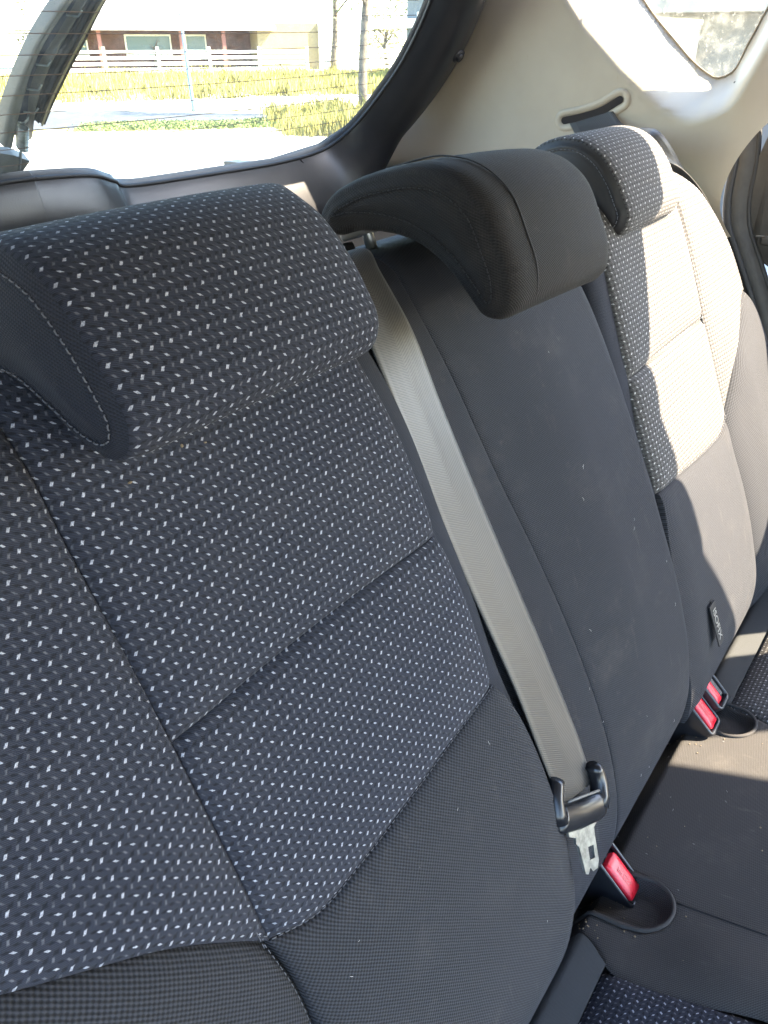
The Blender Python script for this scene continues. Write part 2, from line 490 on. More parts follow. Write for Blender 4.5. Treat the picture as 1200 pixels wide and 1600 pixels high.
def clumps(name, area, n, h, mat, seed, label, gw=.03):
    rnd = random.Random(seed); vs, fs = [], []
    from mathutils import noise as mn
    for _ in range(n):
        s, t_ = rnd.random(), rnd.random()
        (x0, y0), (x1, y1), (x2, y2), (x3, y3) = area
        bx = lerp(lerp(x0, x1, s), lerp(x3, x2, s), t_); by = lerp(lerp(y0, y1, s), lerp(y3, y2, s), t_)
        k = rnd.random()*1.2+max(-.3, mn.noise(Vector((bx*.9, by*.9, seed)))*2.6)
        if k < .12: continue
        for _ in range(rnd.randint(5, 10)):
            a = rnd.random()*TAU; hh = h*(.4+.8*rnd.random())*(.5+k); ln = hh*.5*rnd.random()
            ox, oy = bx+rnd.gauss(0, .12), by+rnd.gauss(0, .12); gx, gy = -math.sin(a)*gw, math.cos(a)*gw
            o = len(vs)
            vs += [(ox-gx, oy-gy, GZ), (ox+gx, oy+gy, GZ), (ox+math.cos(a)*ln*.4+gx*.7, oy+math.sin(a)*ln*.4+gy*.7, GZ+hh*.6), (ox+math.cos(a)*ln, oy+math.sin(a)*ln, GZ+hh)]
            fs += [(o, o+1, o+2), (o, o+2, o+3)]
    o = obj(name, (vs, fs, None), mat, None, False)
    return tag(o, label, 'grass', kind='stuff')
clumps('green_grass', [(9.1, 13.0), (12.0, 10.6), (13.0, 11.6), (10.2, 14.2)], 1800, .025, M['grassg'], 1, 'low green grass patch beside the shaded road')
clumps('dry_grass', [(10.6, 9.4), (13.0, 5.6), (18.5, 9.5), (13.8, 13.0)], 4200, .15, M['grassy'], 2, 'tall yellow dry grass beside the pale driveway', .012)
clumps('verge_grass', [(9, 21), (24, 13), (40, 22), (16, 38)], 5200, .17, M['grassy'], 3, 'sunlit yellow grass verge before the white fence', .02)

def leafy(parent_name, label, base, height, crown, n, seed, trunk_r=.12, lean=(0, 0), leafmat=None, cat='tree'):
    rnd = random.Random(seed)
    t = thing(parent_name, label, cat, base)
    b = Vector(base); top = b+Vector((lean[0], lean[1], height))
    parts = [tube([b+(top-b)*k+Vector((math.sin(k*5+seed)*.12, math.cos(k*4+seed)*.10, 0)) for k in [i/8 for i in range(9)]], lambda q: trunk_r*(1-.6*q), 8)]
    for i in range(9):
        s = b+(top-b)*(.45+.5*rnd.random()); a = rnd.random()*TAU
        e = s+Vector((math.cos(a), math.sin(a), .8))*crown*.6*rnd.random()
        parts.append(tube([s, (s+e)/2+Vector((0, 0, .1)), e], lambda q: trunk_r*.35*(1-.7*q), 6))
    obj('trunk', join(parts), M['bark'], t)
    vs, fs = [], []
    cl = [(top+Vector((rnd.gauss(0, crown*.45), rnd.gauss(0, crown*.45), rnd.gauss(0, crown*.4)-crown*.1)), crown*rnd.uniform(.18, .42)) for _ in range(22)]
    for _ in range(n):
        c, r = rnd.choice(cl); p = c+Vector((rnd.gauss(0, r*.5), rnd.gauss(0, r*.5), rnd.gauss(0, r*.45)))
        a = Vector((rnd.gauss(0, 1), rnd.gauss(0, 1), rnd.gauss(0, 1))).normalized(); q = a.orthogonal().normalized(); s = rnd.uniform(.05, .11)*crown*.55
        o = len(vs); vs += [p-a*s, p+q*s*.4, p+a*s, p-q*s*.4]; fs.append((o, o+1, o+2, o+3))
    obj('crown', (vs, fs, None), leafmat or M['leaf'], t, False)
    return t
M['bark'] = simple('bark', (.10, .08, .06), .9, 0, .4, 8)
M['leaf'] = simple('leaves', (.07, .085, .025), .8, 0, .5, 2)
M['leafy'] = simple('dry_leaves', (.14, .13, .04), .8, 0, .5, 2)
leafy('slender_tree', 'slender bare trunked tree nearest the right edge of the rear window', (14.6, 10.9, GZ), 4.2, 1.3, 500, 5, .10, (.2, .2))
leafy('leafy_tree', 'leafy tree rising behind the white fence right of the house', (34, 27.5, GZ), 4.6, 2.6, 1500, 6, .16)
leafy('garden_tree', 'yellowish tree standing at the left end of the house', (27.2, 39.5, GZ), 2.4, 2.4, 1200, 8, .14, leafmat=M['leafy'])
leafy('hedge_tree', 'low bushy tree behind the fence between house and shed', (37.5, 27.0, GZ), 1.7, 2.0, 1500, 9, .12, leafmat=M['leafy'], cat='bush')
leafy('bare_shrub', 'spindly shrub growing against the shaded house front', (30.6, 36.4, GZ), 1.1, .8, 120, 10, .06, cat='shrub')
# leaning pole by the road
o = obj('marker_pole', tube([(13.16, 14.58, GZ), (13.15, 14.59, -.3), (13.12, 14.61, .6), (13.11, 14.62, 1.24)], lambda q: .045*(1-.45*q), 10), simple('pole_paint', (.18, .25, .33), .6), None)
tag(o, 'thin blue grey pole standing by the road before the house', 'pole')
# house
M['render'] = simple('wall_render', (.50, .47, .42), .9, 0, .1, 2)
M['brick'] = simple('dark_red_wall', (.10, .05, .04), .9, 0, .3, 3)
M['roofm'] = simple('pale_roof', (.62, .62, .60), .6, 0, .05, 1)
M['win'] = simple('window_pane', (.10, .16, .19), .15)
M['wood'] = simple('red_post', (.22, .09, .07), .8)
M['white'] = simple('white_paint', (.75, .74, .70), .7, 0, .06, 3)
M['sand'] = simple('sandy_wall', (.26, .21, .12), .9, 0, .1, 1)
hA = Vector((25.4, 38.9, 0)); hB = Vector((36.2, 31.6, 0))        # front line of the house
hd = (hB-hA).normalized(); hn = Vector((hd.y, -hd.x, 0)).normalized()   # points towards the car
if hn.dot(Vector((-1, -1, 0))) < 0: hn = -hn
zz = Vector((0, 0, 1)); HL = (hB-hA).length
house = thing('house', 'low pale roofed house with shaded veranda across the road', 'house', (hA.x, hA.y, GZ))
def hb(x0, x1, d0, d1, z0, z1):
    c = hA+hd*((x0+x1)/2)-hn*((d0+d1)/2)+zz*((z0+z1)/2)
    return box(c, (hd, -hn, zz), (x1-x0, d1-d0, z1-z0))
wall = obj('wall', hb(0, HL-2.2, 1.6, 7, GZ, 1.25), M['brick'], house, False)
obj('wall', hb(HL-2.3, HL+.9, -.3, 7, GZ, 1.45), M['sand'], house, False)
obj('corner_post', hb(HL+.9, HL+1.3, -.5, .1, GZ, 1.5), M['white'], house, False)
rf = join([solid([hA+hd*x-hn*d+zz*z for x, d, z in ((-1.0, -.6, 1.12), (HL-1.4, -.6, 1.12), (HL-1.4, 3.6, 3.0), (-1.0, 3.6, 3.0))], zz, .12),
           solid([hA+hd*x-hn*d+zz*z for x, d, z in ((-1.0, 8.0, 1.12), (-1.0, 3.6, 3.0), (HL-1.4, 3.6, 3.0), (HL-1.4, 8.0, 1.12))], zz, .12)])
obj('roof', rf, M['roofm'], house, False)
for x0, x1 in ((1.2, 2.5), (4.3, 6.6), (7.3, 8.4)):
    wdw = obj('window', hb(x0, x1, 1.50, 1.597, .0, .95), M['white'], house, False)
    sub('pane', hb(x0+.08, x1-.08, 1.46, 1.497, .08, .87), M['win'], wdw, False)
for x in (.9, 3.0, 6.9, 9.0):
    obj('veranda_post', hb(x-.09, x+.09, -.35, -.17, GZ, 1.118), M['wood'], house, False)
# white fence
def fence(x0, y0, x1, y1, n, label, h=.95):
    t = thing('rail_fence', label, 'fence', (x0, y0, GZ))
    a, b = Vector((x0, y0, 0)), Vector((x1, y1, 0)); d = (b-a).normalized(); nn = Vector((-d.y, d.x, 0)); L = (b-a).length
    for i in range(n+1):
        c = a+(b-a)*(i/n)
        obj('post', box(c+zz*(GZ+h/2+.06), (d, nn, zz), (.12, .12, h+.12)), M['white'], t, False)
    for k in range(4):
        obj('rail', box((a+b)/2+zz*(GZ+.18+k*.23)+nn*.08, (d, nn, zz), (L, .035, .13)), M['white'], t, False)
fence(21.5, 36.2, 33.0, 28.4, 6, 'white horizontal rail fence standing in front of the house')
fence(33.6, 28.0, 44.5, 21.5, 5, 'white rail fence continuing past the house toward the shed')
# shed / second house at right of the rear window
sh = thing('shed', 'grey building with a white corner post seen behind the slender tree', 'building', (30, 17.5, GZ))
def ab(x0, x1, y0, y1, z0, z1): return axbox(x0, x1, y0, y1, z0, z1)
obj('wall', ab(28.6, 34, 16.0, 19.6, GZ, 2.6), simple('shed_wall', (.13, .15, .17), .8, 0, .2, 1), sh, False)
obj('roof', ab(28.0, 34.5, 15.5, 20.2, 2.61, 2.8), M['roofm'], sh, False)
obj('corner_post', ab(28.3, 28.58, 18.6, 18.95, GZ, 1.6), M['white'], sh, False)
obj('beam', ab(28.3, 28.55, 18.97, 22.0, 1.1, 1.4), M['white'], sh, False)
# garage seen through the quarter window
ga = thing('garage', 'dark grey garage with a white end wall beside the car', 'garage', (7.0, 2, GZ))
obj('wall', ab(6.7, 9.5, -.6, 1.93, GZ, .90), simple('garage_wall', (.07, .07, .07), .8, 0, .2, 2), ga, False)
obj('wall', ab(6.55, 9.3, 1.94, 2.6, GZ, .84), M['white'], ga, False)
obj('fascia', ab(6.4, 9.6, -.9, 2.7, .91, 1.25), simple('garage_fascia', (.16, .16, .15), .7, 0, .2, 2), ga, False)

# ================================================================== CAR SHELL (hidden or at the frame's edge)
def roof_edge(y):  # unseen outline bent to set where sun and shade meet on the far seat
    return table([(-1.6, 1.40), (-1.2, 1.385), (-.95, 1.363), (-.84, 1.346), (-.64, 1.325), (-.54, 1.30), (-.42, 1.210), (-.17, 1.164), (.0, 1.15), (.7, 1.12)], y)
rb = []
ys = [-1.6+i*.1 for i in range(23)]
vs, fs = [], []
for y in ys:
    xe = roof_edge(y)
    for k in range(13):
        f = k/12; x = lerp(-.22, xe, f); zc = .95+.05*math.sin(math.pi*f)
        vs.append((x, min(y, .46), zc))
n = 13
for j in range(len(ys)-1):
    for i in range(n-1): a = j*n+i; fs.append((a, a+1, a+n+1, a+n))
m_ = len(vs); vs += [Vector((v[0]-.02, v[1], v[2]+.03)) for v in vs]; fs += [tuple(i+m_ for i in q) for q in fs]
rim = [j*n for j in range(len(ys))]+[(len(ys)-1)*n+i for i in range(1, n)]+[j*n+n-1 for j in range(len(ys)-2, -1, -1)]+[i for i in range(n-2, 0, -1)]
for a, b in zip(rim, rim[1:]+rim[:1]): fs.append((a, b, b+m_, a+m_))
tag(obj('car_roof', (vs, fs, None), simple('headliner', (.34, .31, .27), .9, 0, .05, 30)), kind='structure')
tag(obj('car_floor', axbox(-.25, 1.40, -1.6, 1.15, -.40, -.34), simple('carpet', (.03, .03, .03), .95, 0, .3, 60)), kind='structure')
tag(obj('car_wall_and_baffles', join([axbox(-.30, -.22, .10, 1.1, -.34, 1.0), axbox(-.30, -.22, -.85, -.72, -.34, 1.0), axbox(-.24, -.20, -1.6, .1, .80, .99), axbox(-.24, 1.36, -1.62, -1.58, .78, 1.0)]), M['beige']), kind='structure')  # left rail and front header added low to cut sky light on headrests
tag(obj('door_pillar', solid([(1.34, -.53, -.34), (1.34, -.55, .60), (1.34, -.605, .75), (1.33, -.66, 1.0), (1.33, -.77, 1.0), (1.34, -.77, -.34)], (1, 0, 0), .02), M['beige'], None, False), kind='structure')

# ================================================================== RIGHT SIDE TRIM + QUARTER WINDOW
QW = [(.43, .93), (.400, .83), (.375, .798), (.324, .751), (.272, .711), (.252, .702), (.234, .708), (.218, .745), (.203, .785), (.185, .83), (.155, .93)]
def sdist(y, z, poly):
    best = 9; inside = False; n = len(poly)
    for i in range(n):
        (x0, y0), (x1, y1) = poly[i], poly[(i+1) % n]
        dx, dy = x1-x0, y1-y0; t = max(0, min(1, ((y-x0)*dx+(z-y0)*dy)/(dx*dx+dy*dy)))
        best = min(best, math.hypot(y-x0-t*dx, z-y0-t*dy))
        if (y0 > z) != (y1 > z) and y < (x1-x0)*(z-y0)/(y1-y0)+x0: inside = not inside
    return -best if inside else best
def wallx(y, z):
    base = 1.235-.16*(z-.62)-.02*sm((z-.62)/.3)
    base += .05*sm((.20-y)/.12)                                   # curves out to the door opening
    base += .04*sm((.56-z)/.08)                                   # shoulder below
    d = sdist(y, z, QW)
    k = 1-sm((d-.001)/.052)
    return lerp(base, 1.325, k)
def nearest(y, z, poly):
    best = (9, y, z)
    for i in range(len(poly)):
        (x0, y0_), (x1, y1_) = poly[i], poly[(i+1) % len(poly)]
        dx, dy = x1-x0, y1_-y0_; t = max(0, min(1, ((y-x0)*dx+(z-y0_)*dy)/(dx*dx+dy*dy)))
        d = math.hypot(y-x0-t*dx, z-y0_-t*dy)
        if d < best[0]: best = (d, x0+t*dx, y0_+t*dy)
    return best[1], best[2]
trim = thing('side_trim', 'beige plastic side trim panel around the dusty quarter window', 'trim panel', (1.25, .5, .5))
y0, y1, z0, z1 = .13, 1.02, .30, .93; ny, nz = 178, 126
vs, fs, idx = [], [], {}
QWs = [cr(QW+[QW[0]], i/70) for i in range(70)]; snap = {}
def gate_y(z): return .7536-.85*(z-.5988)
for j in range(nz+1):
    for i in range(ny+1):
        z = lerp(z0, z1, j/nz); y = lerp(y0, y1, i/ny)
        y = lerp(table([(.30, .085), (.407, .130), (.469, .163), (.517, .188), (.56, .192), (.60, .183), (.644, .160), (.70, .11), (.80, .07), (.93, .05)], z), gate_y(max(z, .545))+(.012 if z > .66 else .04 if z > .545 else .0), i/ny)
        idx[i, j] = (y, z, len(vs)); vs.append(Vector((wallx(y, z), y, z)))
for j in range(nz):
    for i in range(ny):
        c = [idx[i, j], idx[i+1, j], idx[i+1, j+1], idx[i, j+1]]
        if all(sdist(q[0], q[1], QWs) < 0 for q in c): continue
        fs.append(tuple(q[2] for q in c))
        for q in c:
            if sdist(q[0], q[1], QWs) < .0025: snap[q[2]] = nearest(q[0], q[1], QWs)
for k_, (a_, b_) in snap.items(): vs[k_] = Vector((1.3255, a_, b_))
obj('panel', (vs, fs, None), M['beige'], trim)
ctr = Vector((1.327, .29, .83))
qpts = [Vector((1.3245, y, z)) for y, z in QW]
def ring(poly, n=90):
    pp = poly+[poly[0]]; return [cr(pp, i/n) for i in range(n)]
rg = ring([tuple(q) for q in qpts])
obj('window_seal', tube(rg, .0014, 8, closed=True), simple('seal_brown', (.24, .19, .13), .6), trim)
gp = [Vector((1.326, c[1]+(c[1]-.29)*.02, c[2]+(c[2]-.83)*.02)) for c in rg]
obj('quarter_glass', solid(gp, (1, 0, 0), .004), M['qglass'], trim, False)
# belt slot in the trim
def slotc(y, z, off=0): return Vector((wallx(y, z)-off, y, z))
sl_c = [(.437, .6445), (.41, .6505), (.38, .6600), (.352, .6755)]
def pill(cpts, r, off, n=24):
    pts2 = [cr(cpts, i/n) for i in range(n+1)]; left, right = [], []
    for i, p in enumerate(pts2):
        a = pts2[max(0, i-1)]; b = pts2[min(n, i+1)]; d = Vector((b[0]-a[0], b[1]-a[1])).normalized(); nn = Vector((-d.y, d.x))
        left.append((p[0]+nn.x*r, p[1]+nn.y*r)); right.append((p[0]-nn.x*r, p[1]-nn.y*r))
    out = list(left)
    p = pts2[-1]; a = math.atan2(left[-1][1]-p[1], left[-1][0]-p[0])
    out += [(p[0]+r*math.cos(a-k*math.pi/8), p[1]+r*math.sin(a-k*math.pi/8)) for k in range(1, 8)]
    out += right[::-1]
    p = pts2[0]; a = math.atan2(right[0][1]-p[1], right[0][0]-p[0])
    out += [(p[0]+r*math.cos(a-k*math.pi/8), p[1]+r*math.sin(a-k*math.pi/8)) for k in range(1, 8)]
    return [slotc(y, z, off) for y, z in out]
rings = [pill(sl_c, .0155, -.001), pill(sl_c, .0150, .0018), pill(sl_c, .0105, .0022), pill(sl_c, .0052, .0005), pill(sl_c, .0046, -.006)]
vs = [p for r_ in rings for p in r_]; k = len(rings[0])
fs = [(a*k+i, a*k+(i+1) % k, (a+1)*k+(i+1) % k, (a+1)*k+i) for a in range(len(rings)-1) for i in range(k)]
bez = obj('belt_slot', (vs, fs, None), M['beige'], trim)
hl = pill(sl_c, .0050, .0012); sub('slot_shade_sheet', (hl, [tuple(range(len(hl)))], None), M['hole'], bez, False)  # flat dark sheet stands in for the shade inside the slot
# lower cargo wall / ledge below the trim line
obj('ledge', gridmesh(lambda s, t: Vector((lerp(1.20, 1.30, s)+.0*t, lerp(.30, .82, t), .545+.012*s)), 4, 20), M['grey'], trim)
obj('lower_panel', axbox(1.20, 1.235, .42, 1.15, -.34, .540), M['plastic_dull'], trim, False)

# ================================================================== RIGHT REAR DOOR
door = thing('rear_door', 'dark grey rear passenger door lining with rubber seal at the right edge', 'car door', (1.33, -.1, .2))
def dcurve(off=0):
    pts = [(.215, .70), (.205, .645), (.198, .60), (.196, .545), (.190, .515), (.165, .469), (.130, .407), (.092, .323), (.05, .2), (.03, .05), (.03, -.3)]
    return [(y-off, z) for y, z in pts]
def dstrip(x0, x1, o0, o1, n=60):
    a, b = dcurve(o0), dcurve(o1)
    return gridmesh(lambda s, t: Vector((lerp(x0, x1, s)+.006*math.sin(math.pi*s)*-1, *[lerp(cr(a, t)[k], cr(b, t)[k], s) for k in (0, 1)])), 6, n)
def rectpanel(zc, x):    # lining: everything forward of the seal below the sill
    def f(s, t):
        z = lerp(-.3, .50, t)
        # y boundary of curve at this z
        c = dcurve(.032); yb = c[-1][0]
        for (ya, za), (yb_, zb) in zip(c, c[1:]):
            if zb <= z <= za: yb = lerp(yb_, ya, (z-zb)/(za-zb)); break
        y = lerp(yb, -.42, s)
        bul = .012*sm(s*14)
        return Vector((x-bul-.006*math.exp(-((z-.30)/.09)**2), y, z))
    return gridmesh(f, 60, 60)
obj('lining', rectpanel(0, 1.335), M['door'], door)
obj('seal', tube([(1.300, y, z) for y, z in [cr(dcurve(.0), i/60) for i in range(61)]], .006, 8), M['seal'], door)
obj('seal', tube([(1.318, y, z) for y, z in [cr(dcurve(.026), i/60) for i in range(61)]], .004, 8), M['seal'], door)
obj('frame', dstrip(1.302, 1.322, .005, .030), M['door'], door)
obj('window_frame', tube([(1.333, .150, .46), (1.333, .150, .56), (1.328, .135, .66), (1.310, .105, .80), (1.29, .07, .94)], .016, 8), M['door'], door)
obj('corner_panel', solid([(1.318, .185, .49), (1.318, .180, .56), (1.316, .160, .645), (1.314, .135, .68), (1.320, .06, .60), (1.326, -.05, .53), (1.336, -.42, .515), (1.336, -.42, .44), (1.330, .10, .44)], (1, 0, 0), .02), M['door'], door, False)
obj('sill_ledge', box((1.335, -.15, .492), ((1, 0, 0), (0, 1, 0), (0, 0, 1)), (.05, .58, .012), .004), M['door'], door)
obj('pocket', box((1.315, -.06, .40), ((1, 0, 0), (0, 1, 0), (0, 0, 1)), (.02, .28, .10), .008), M['seal'], door)
obj('seam_line', box((1.3195, -.12, .497), ((1, 0, 0), (0, 1, 0), (0, 0, 1)), (.004, .55, .003), .001), M['grey'], door)

# ================================================================== LIFTGATE
gate = thing('liftgate', 'black trimmed rear hatch with its window and wiper behind the seats', 'liftgate', (.5, .754, .599))
SG = math.hypot(1, .85); gu = Vector((0, -.85/SG, 1/SG)); gn = Vector((0, -1/SG, -.85/SG)).normalized()   # gn towards the cabin
KG = .84      # the hatch is built in units of .84 m
def G(x, b, h=0): return Vector((x*KG, .7536, .5988))+gu*(b*KG)+gn*(h*KG)
inner = [(.2, .033), (.578, .033), (.632, .032), (.714, .024), (.758, .007), (.80, -.009), (.989, -.012), (1.114, -.011), (1.205, -.002), (1.255, .018), (1.290, .063), (1.308, .133), (1.312, .20), (1.292, .29), (1.255, .36), (1.20, .42), (1.10, .46), (.6, .475), (0, .46), (-.1, .36)]
outer = [(.2, -.125), (.578, -.13), (.632, -.13), (.714, -.13), (.758, -.13), (.80, -.13), (.989, -.128), (1.114, -.120), (1.30, -.105), (1.385, -.05), (1.440, .06), (1.462, .150), (1.455, .235), (1.42, .325), (1.36, .41), (1.27, .50), (1.15, .54), (.6, .56), (0, .54), (-.25, .36)]
NS = 200
def prof(s):      # cross-section inner->outer : (fraction, height)
    return [(-.02, -.010), (0, .003), (.05, .009), (.18, .018), (.38, .028), (.60, .030), (.80, .020), (.93, .002), (1.0, -.03)]
vs, fs = [], []
pr = prof(0)
for i in range(NS+1):
    a = cr(inner, i/NS); 
    # matching outer point by index parameter
    b = cr(outer, i/NS)
    for f, h in pr:
        x = lerp(a[0], b[0], f); bb = lerp(a[1], b[1], f)
        vs.append(G(x, bb, h))
k = len(pr)
for i in range(NS):
    for j in range(k-1): q = i*k+j; fs.append((q, q+1, q+k+1, q+k))
# matched index parametrisation (piecewise by control point)
def idxcurve(poly, tt):
    n = len(poly)-1; T = tt*n; i = min(n-1, int(T)); f = T-i
    g = lambda j: poly[max(0, min(n, j))]
    p0, p1, p2, p3 = g(i-1), g(i), g(i+1), g(i+2)
    return tuple(.5*((2*b)+(-a+c)*f+(2*a-5*b+4*c-d)*f*f+(-a+3*b-3*c+d)*f**3) for a, b, c, d in zip(p0, p1, p2, p3))
vs = []
def gprof(a):
    q = sm((.07-a[1])/.09)                       # 1 along the sill under the glass
    side = [(-.02, -.010), (0, .003), (.04, .012), (.12, .026), (.25, .040), (.42, .050), (.60, .050), (.78, .038), (.92, .012), (1.0, -.03)]
    sill = [(-.02, -.010), (0, .003), (.05, .016), (.16, .046), (.32, .078), (.46, .098), (.60, .104), (.76, .092), (.90, .06), (1.0, .02)]
    return [(lerp(x0, x1, q), lerp(y0_, y1_, q)) for (x0, y0_), (x1, y1_) in zip(side, sill)]
k = 10; fs = []
for i in range(NS):
    for j in range(k-1): q = i*k+j; fs.append((q, q+1, q+k+1, q+k))
for i in range(NS+1):
    a = idxcurve(inner, i/NS); b = idxcurve(outer, i/NS)
    for f, h in gprof(a): vs.append(G(lerp(a[0], b[0], f), lerp(a[1], b[1], f), h))
tr = obj('window_trim', (vs, fs, None), M['trim'], gate)
sub('trim_clip', join([tube([G(1.385, .245, .046), G(1.385, .245, .053)], .0105, 20), tube([G(1.385, .245, .050), G(1.385, .245, .057)], .0065, 16)]), M['plastic_dull'], tr)
sub('joint_gap', tube([G(*idxcurve(inner, .40), .006), G(*[lerp(a, b, .5) for a, b in zip(idxcurve(inner, .405), idxcurve(outer, .425))], .062), G(*idxcurve(outer, .45), .0)], .0011, 6), M['hole'], tr)
gl_pts = [G(*idxcurve(inner, i/120), -.006) for i in range(121)]
obj('rear_glass', solid(gl_pts, tuple(-gn), .003), M['glass'], gate, False)
# thin dark edge around the glass, bright sill under it
obj('glass_seal', tube([G(*idxcurve(inner, i/160), .0015) for i in range(161)], .0028, 8), M['seal'], gate)
lines = []
for i in range(15):
    b = .028+i*.0265
    xs = [x for x in [lerp(.1, 1.32, q/60) for q in range(61)] if sdist(x, b+.012*((x-.6)/.7)**2, inner) < -.012]
    if len(xs) > 1: lines.append(tube([G(x, b+.012*((x-.6)/.7)**2, -.0035) for x in xs], .0004, 4))
obj('heating_line', join(lines), simple('heater_print', (.12, .08, .05), .6), gate, False)['kind'] = 'stuff'
obj('hatch_panel', solid([G(-.2, -.035, -.012), G(1.15, -.040, -.012), G(1.27, -.02, -.012), G(1.345, .03, -.012), G(1.46, .03, -.012), G(1.46, -.75, -.2), G(-.2, -.75, -.2)], tuple(-gn), .02), M['plastic_dull'], gate, False)
# wiper outside the glass
wp = thing('rear_wiper', 'tan grey rear wiper with exposed spring resting outside the back window', 'wiper', tuple(G(.58, .03, -.03)))
M['arm'] = simple('wiper_arm', (.13, .12, .095), .5, .1, .1, 30)
H0 = -.035
EDG = [[(0.5989, 0.0525), (0.596, 0.0945), (0.5991, 0.1299), (0.6047, 0.1626), (0.618, 0.213), (0.636, 0.2553), (0.6565, 0.3013), (.69, .37)],
       [(0.6152, 0.0505), (0.6153, 0.0928), (0.6154, 0.1289), (0.6157, 0.1623), (0.6271, 0.213), (0.6466, 0.2557), (0.6647, 0.3019), (.70, .37)],
       [(0.6415, 0.0473), (0.6316, 0.0913), (0.6259, 0.1283), (0.6285, 0.1618), (0.6464, 0.2131), (0.6608, 0.2562), (0.6778, 0.3028), (.71, .37)],
       [(0.6344, 0.0911), (0.6348, 0.1277), (0.6416, 0.1614), (0.6558, 0.2132), (0.6684, 0.2565), (0.6879, 0.3035), (.72, .37)],
       [(0.6408, 0.0905), (0.6447, 0.1271), (0.6513, 0.161), (0.6645, 0.2132), (0.6761, 0.2568), (0.6947, 0.304), (.73, .37)],
       [(0.6473, 0.09), (0.6529, 0.1266), (0.6603, 0.1607), (0.6734, 0.2133), (0.683, 0.2571), (0.6998, 0.3044), (.74, .37)]]
def wstrip(a, b, hs, n=60, m=8):
    ca, cb = EDG[a], EDG[b]
    return gridmesh(lambda s, t: G(*[lerp(cr(ca, t)[k], cr(cb, t)[k], s) for k in (0, 1)], H0+table(hs, s)), m, n)
obj('arm', wstrip(0, 1, [(0, -.016), (.12, -.004), (.5, .000), (.9, -.002), (1, -.014)]), M['arm'], wp)
obj('arm_channel', wstrip(1, 2, [(0, -.012), (.2, -.018), (.8, -.018), (1, -.008)]), simple('wiper_channel', (.02, .025, .04), .4), wp)
obj('blade_link', wstrip(2, 3, [(0, -.012), (.3, -.001), (.7, -.001), (1, -.010)]), M['arm'], wp)
bl = obj('blade', wstrip(3, 4, [(0, -.010), (.2, .002), (.35, -.002), (.6, .005), (1, .003)]), M['plastic_dull'], wp)
sub('blade_rubber', wstrip(4, 5, [(0, .003), (.3, .008), (.5, .004), (.8, .008), (1, -.002)]), simple('blade_edge', (.07, .055, .035), .5), bl)
sub('blade_rail', tube([G(*cr(EDG[4], i/40), H0+.009) for i in range(41)], .0011, 6), simple('blade_strip', (.30, .24, .12), .4), bl)
SP = [(.6187, .0925), (.6191, .0836), (.6252, .0545), (.6287, .0383)]
obj('spring', tube([G(.6196+.0068*math.cos(a*.9)+(.085-(.05+a*.00042))*.2, .05+a*.00042, H0+.002+.0075*math.sin(a*.9)) for a in range(0, 84)], .0012, 5), M['metal'], wp)
obj('spring_hook', tube([G(.6262, .05, H0), G(.629, .03, H0), G(.632, .012, H0)], .0015, 6), M['metal'], wp)
obj('spring_hook', tube([G(.6196, .085, H0), G(.622, .096, H0+.004), G(.6255, .100, H0), G(.626, .092, H0)], .0014, 6), M['metal'], wp)
obj('pivot', solid([G(.575, .050, H0), G(.5888, .0455, H0), G(.619, .0364, H0), G(.645, .0232, H0), G(.6363, .0022, H0), G(.6129, -.02, H0), G(.575, -.02, H0)], tuple(-gn), .012), M['arm'], wp, False)
for k_ in (0, 1, 2, 4):
    b_ = .105+.035*k_; p_ = cr(EDG[2], (b_-.0473)/.345)
    obj('rivet_bracket', join([tube([G(p_[0]-.008, p_[1]-.002, H0-.004), G(p_[0]+.004, p_[1], H0+.001), G(p_[0]+.007, p_[1]+.008, H0+.001)], .0011, 5)]), M['metal'], wp)

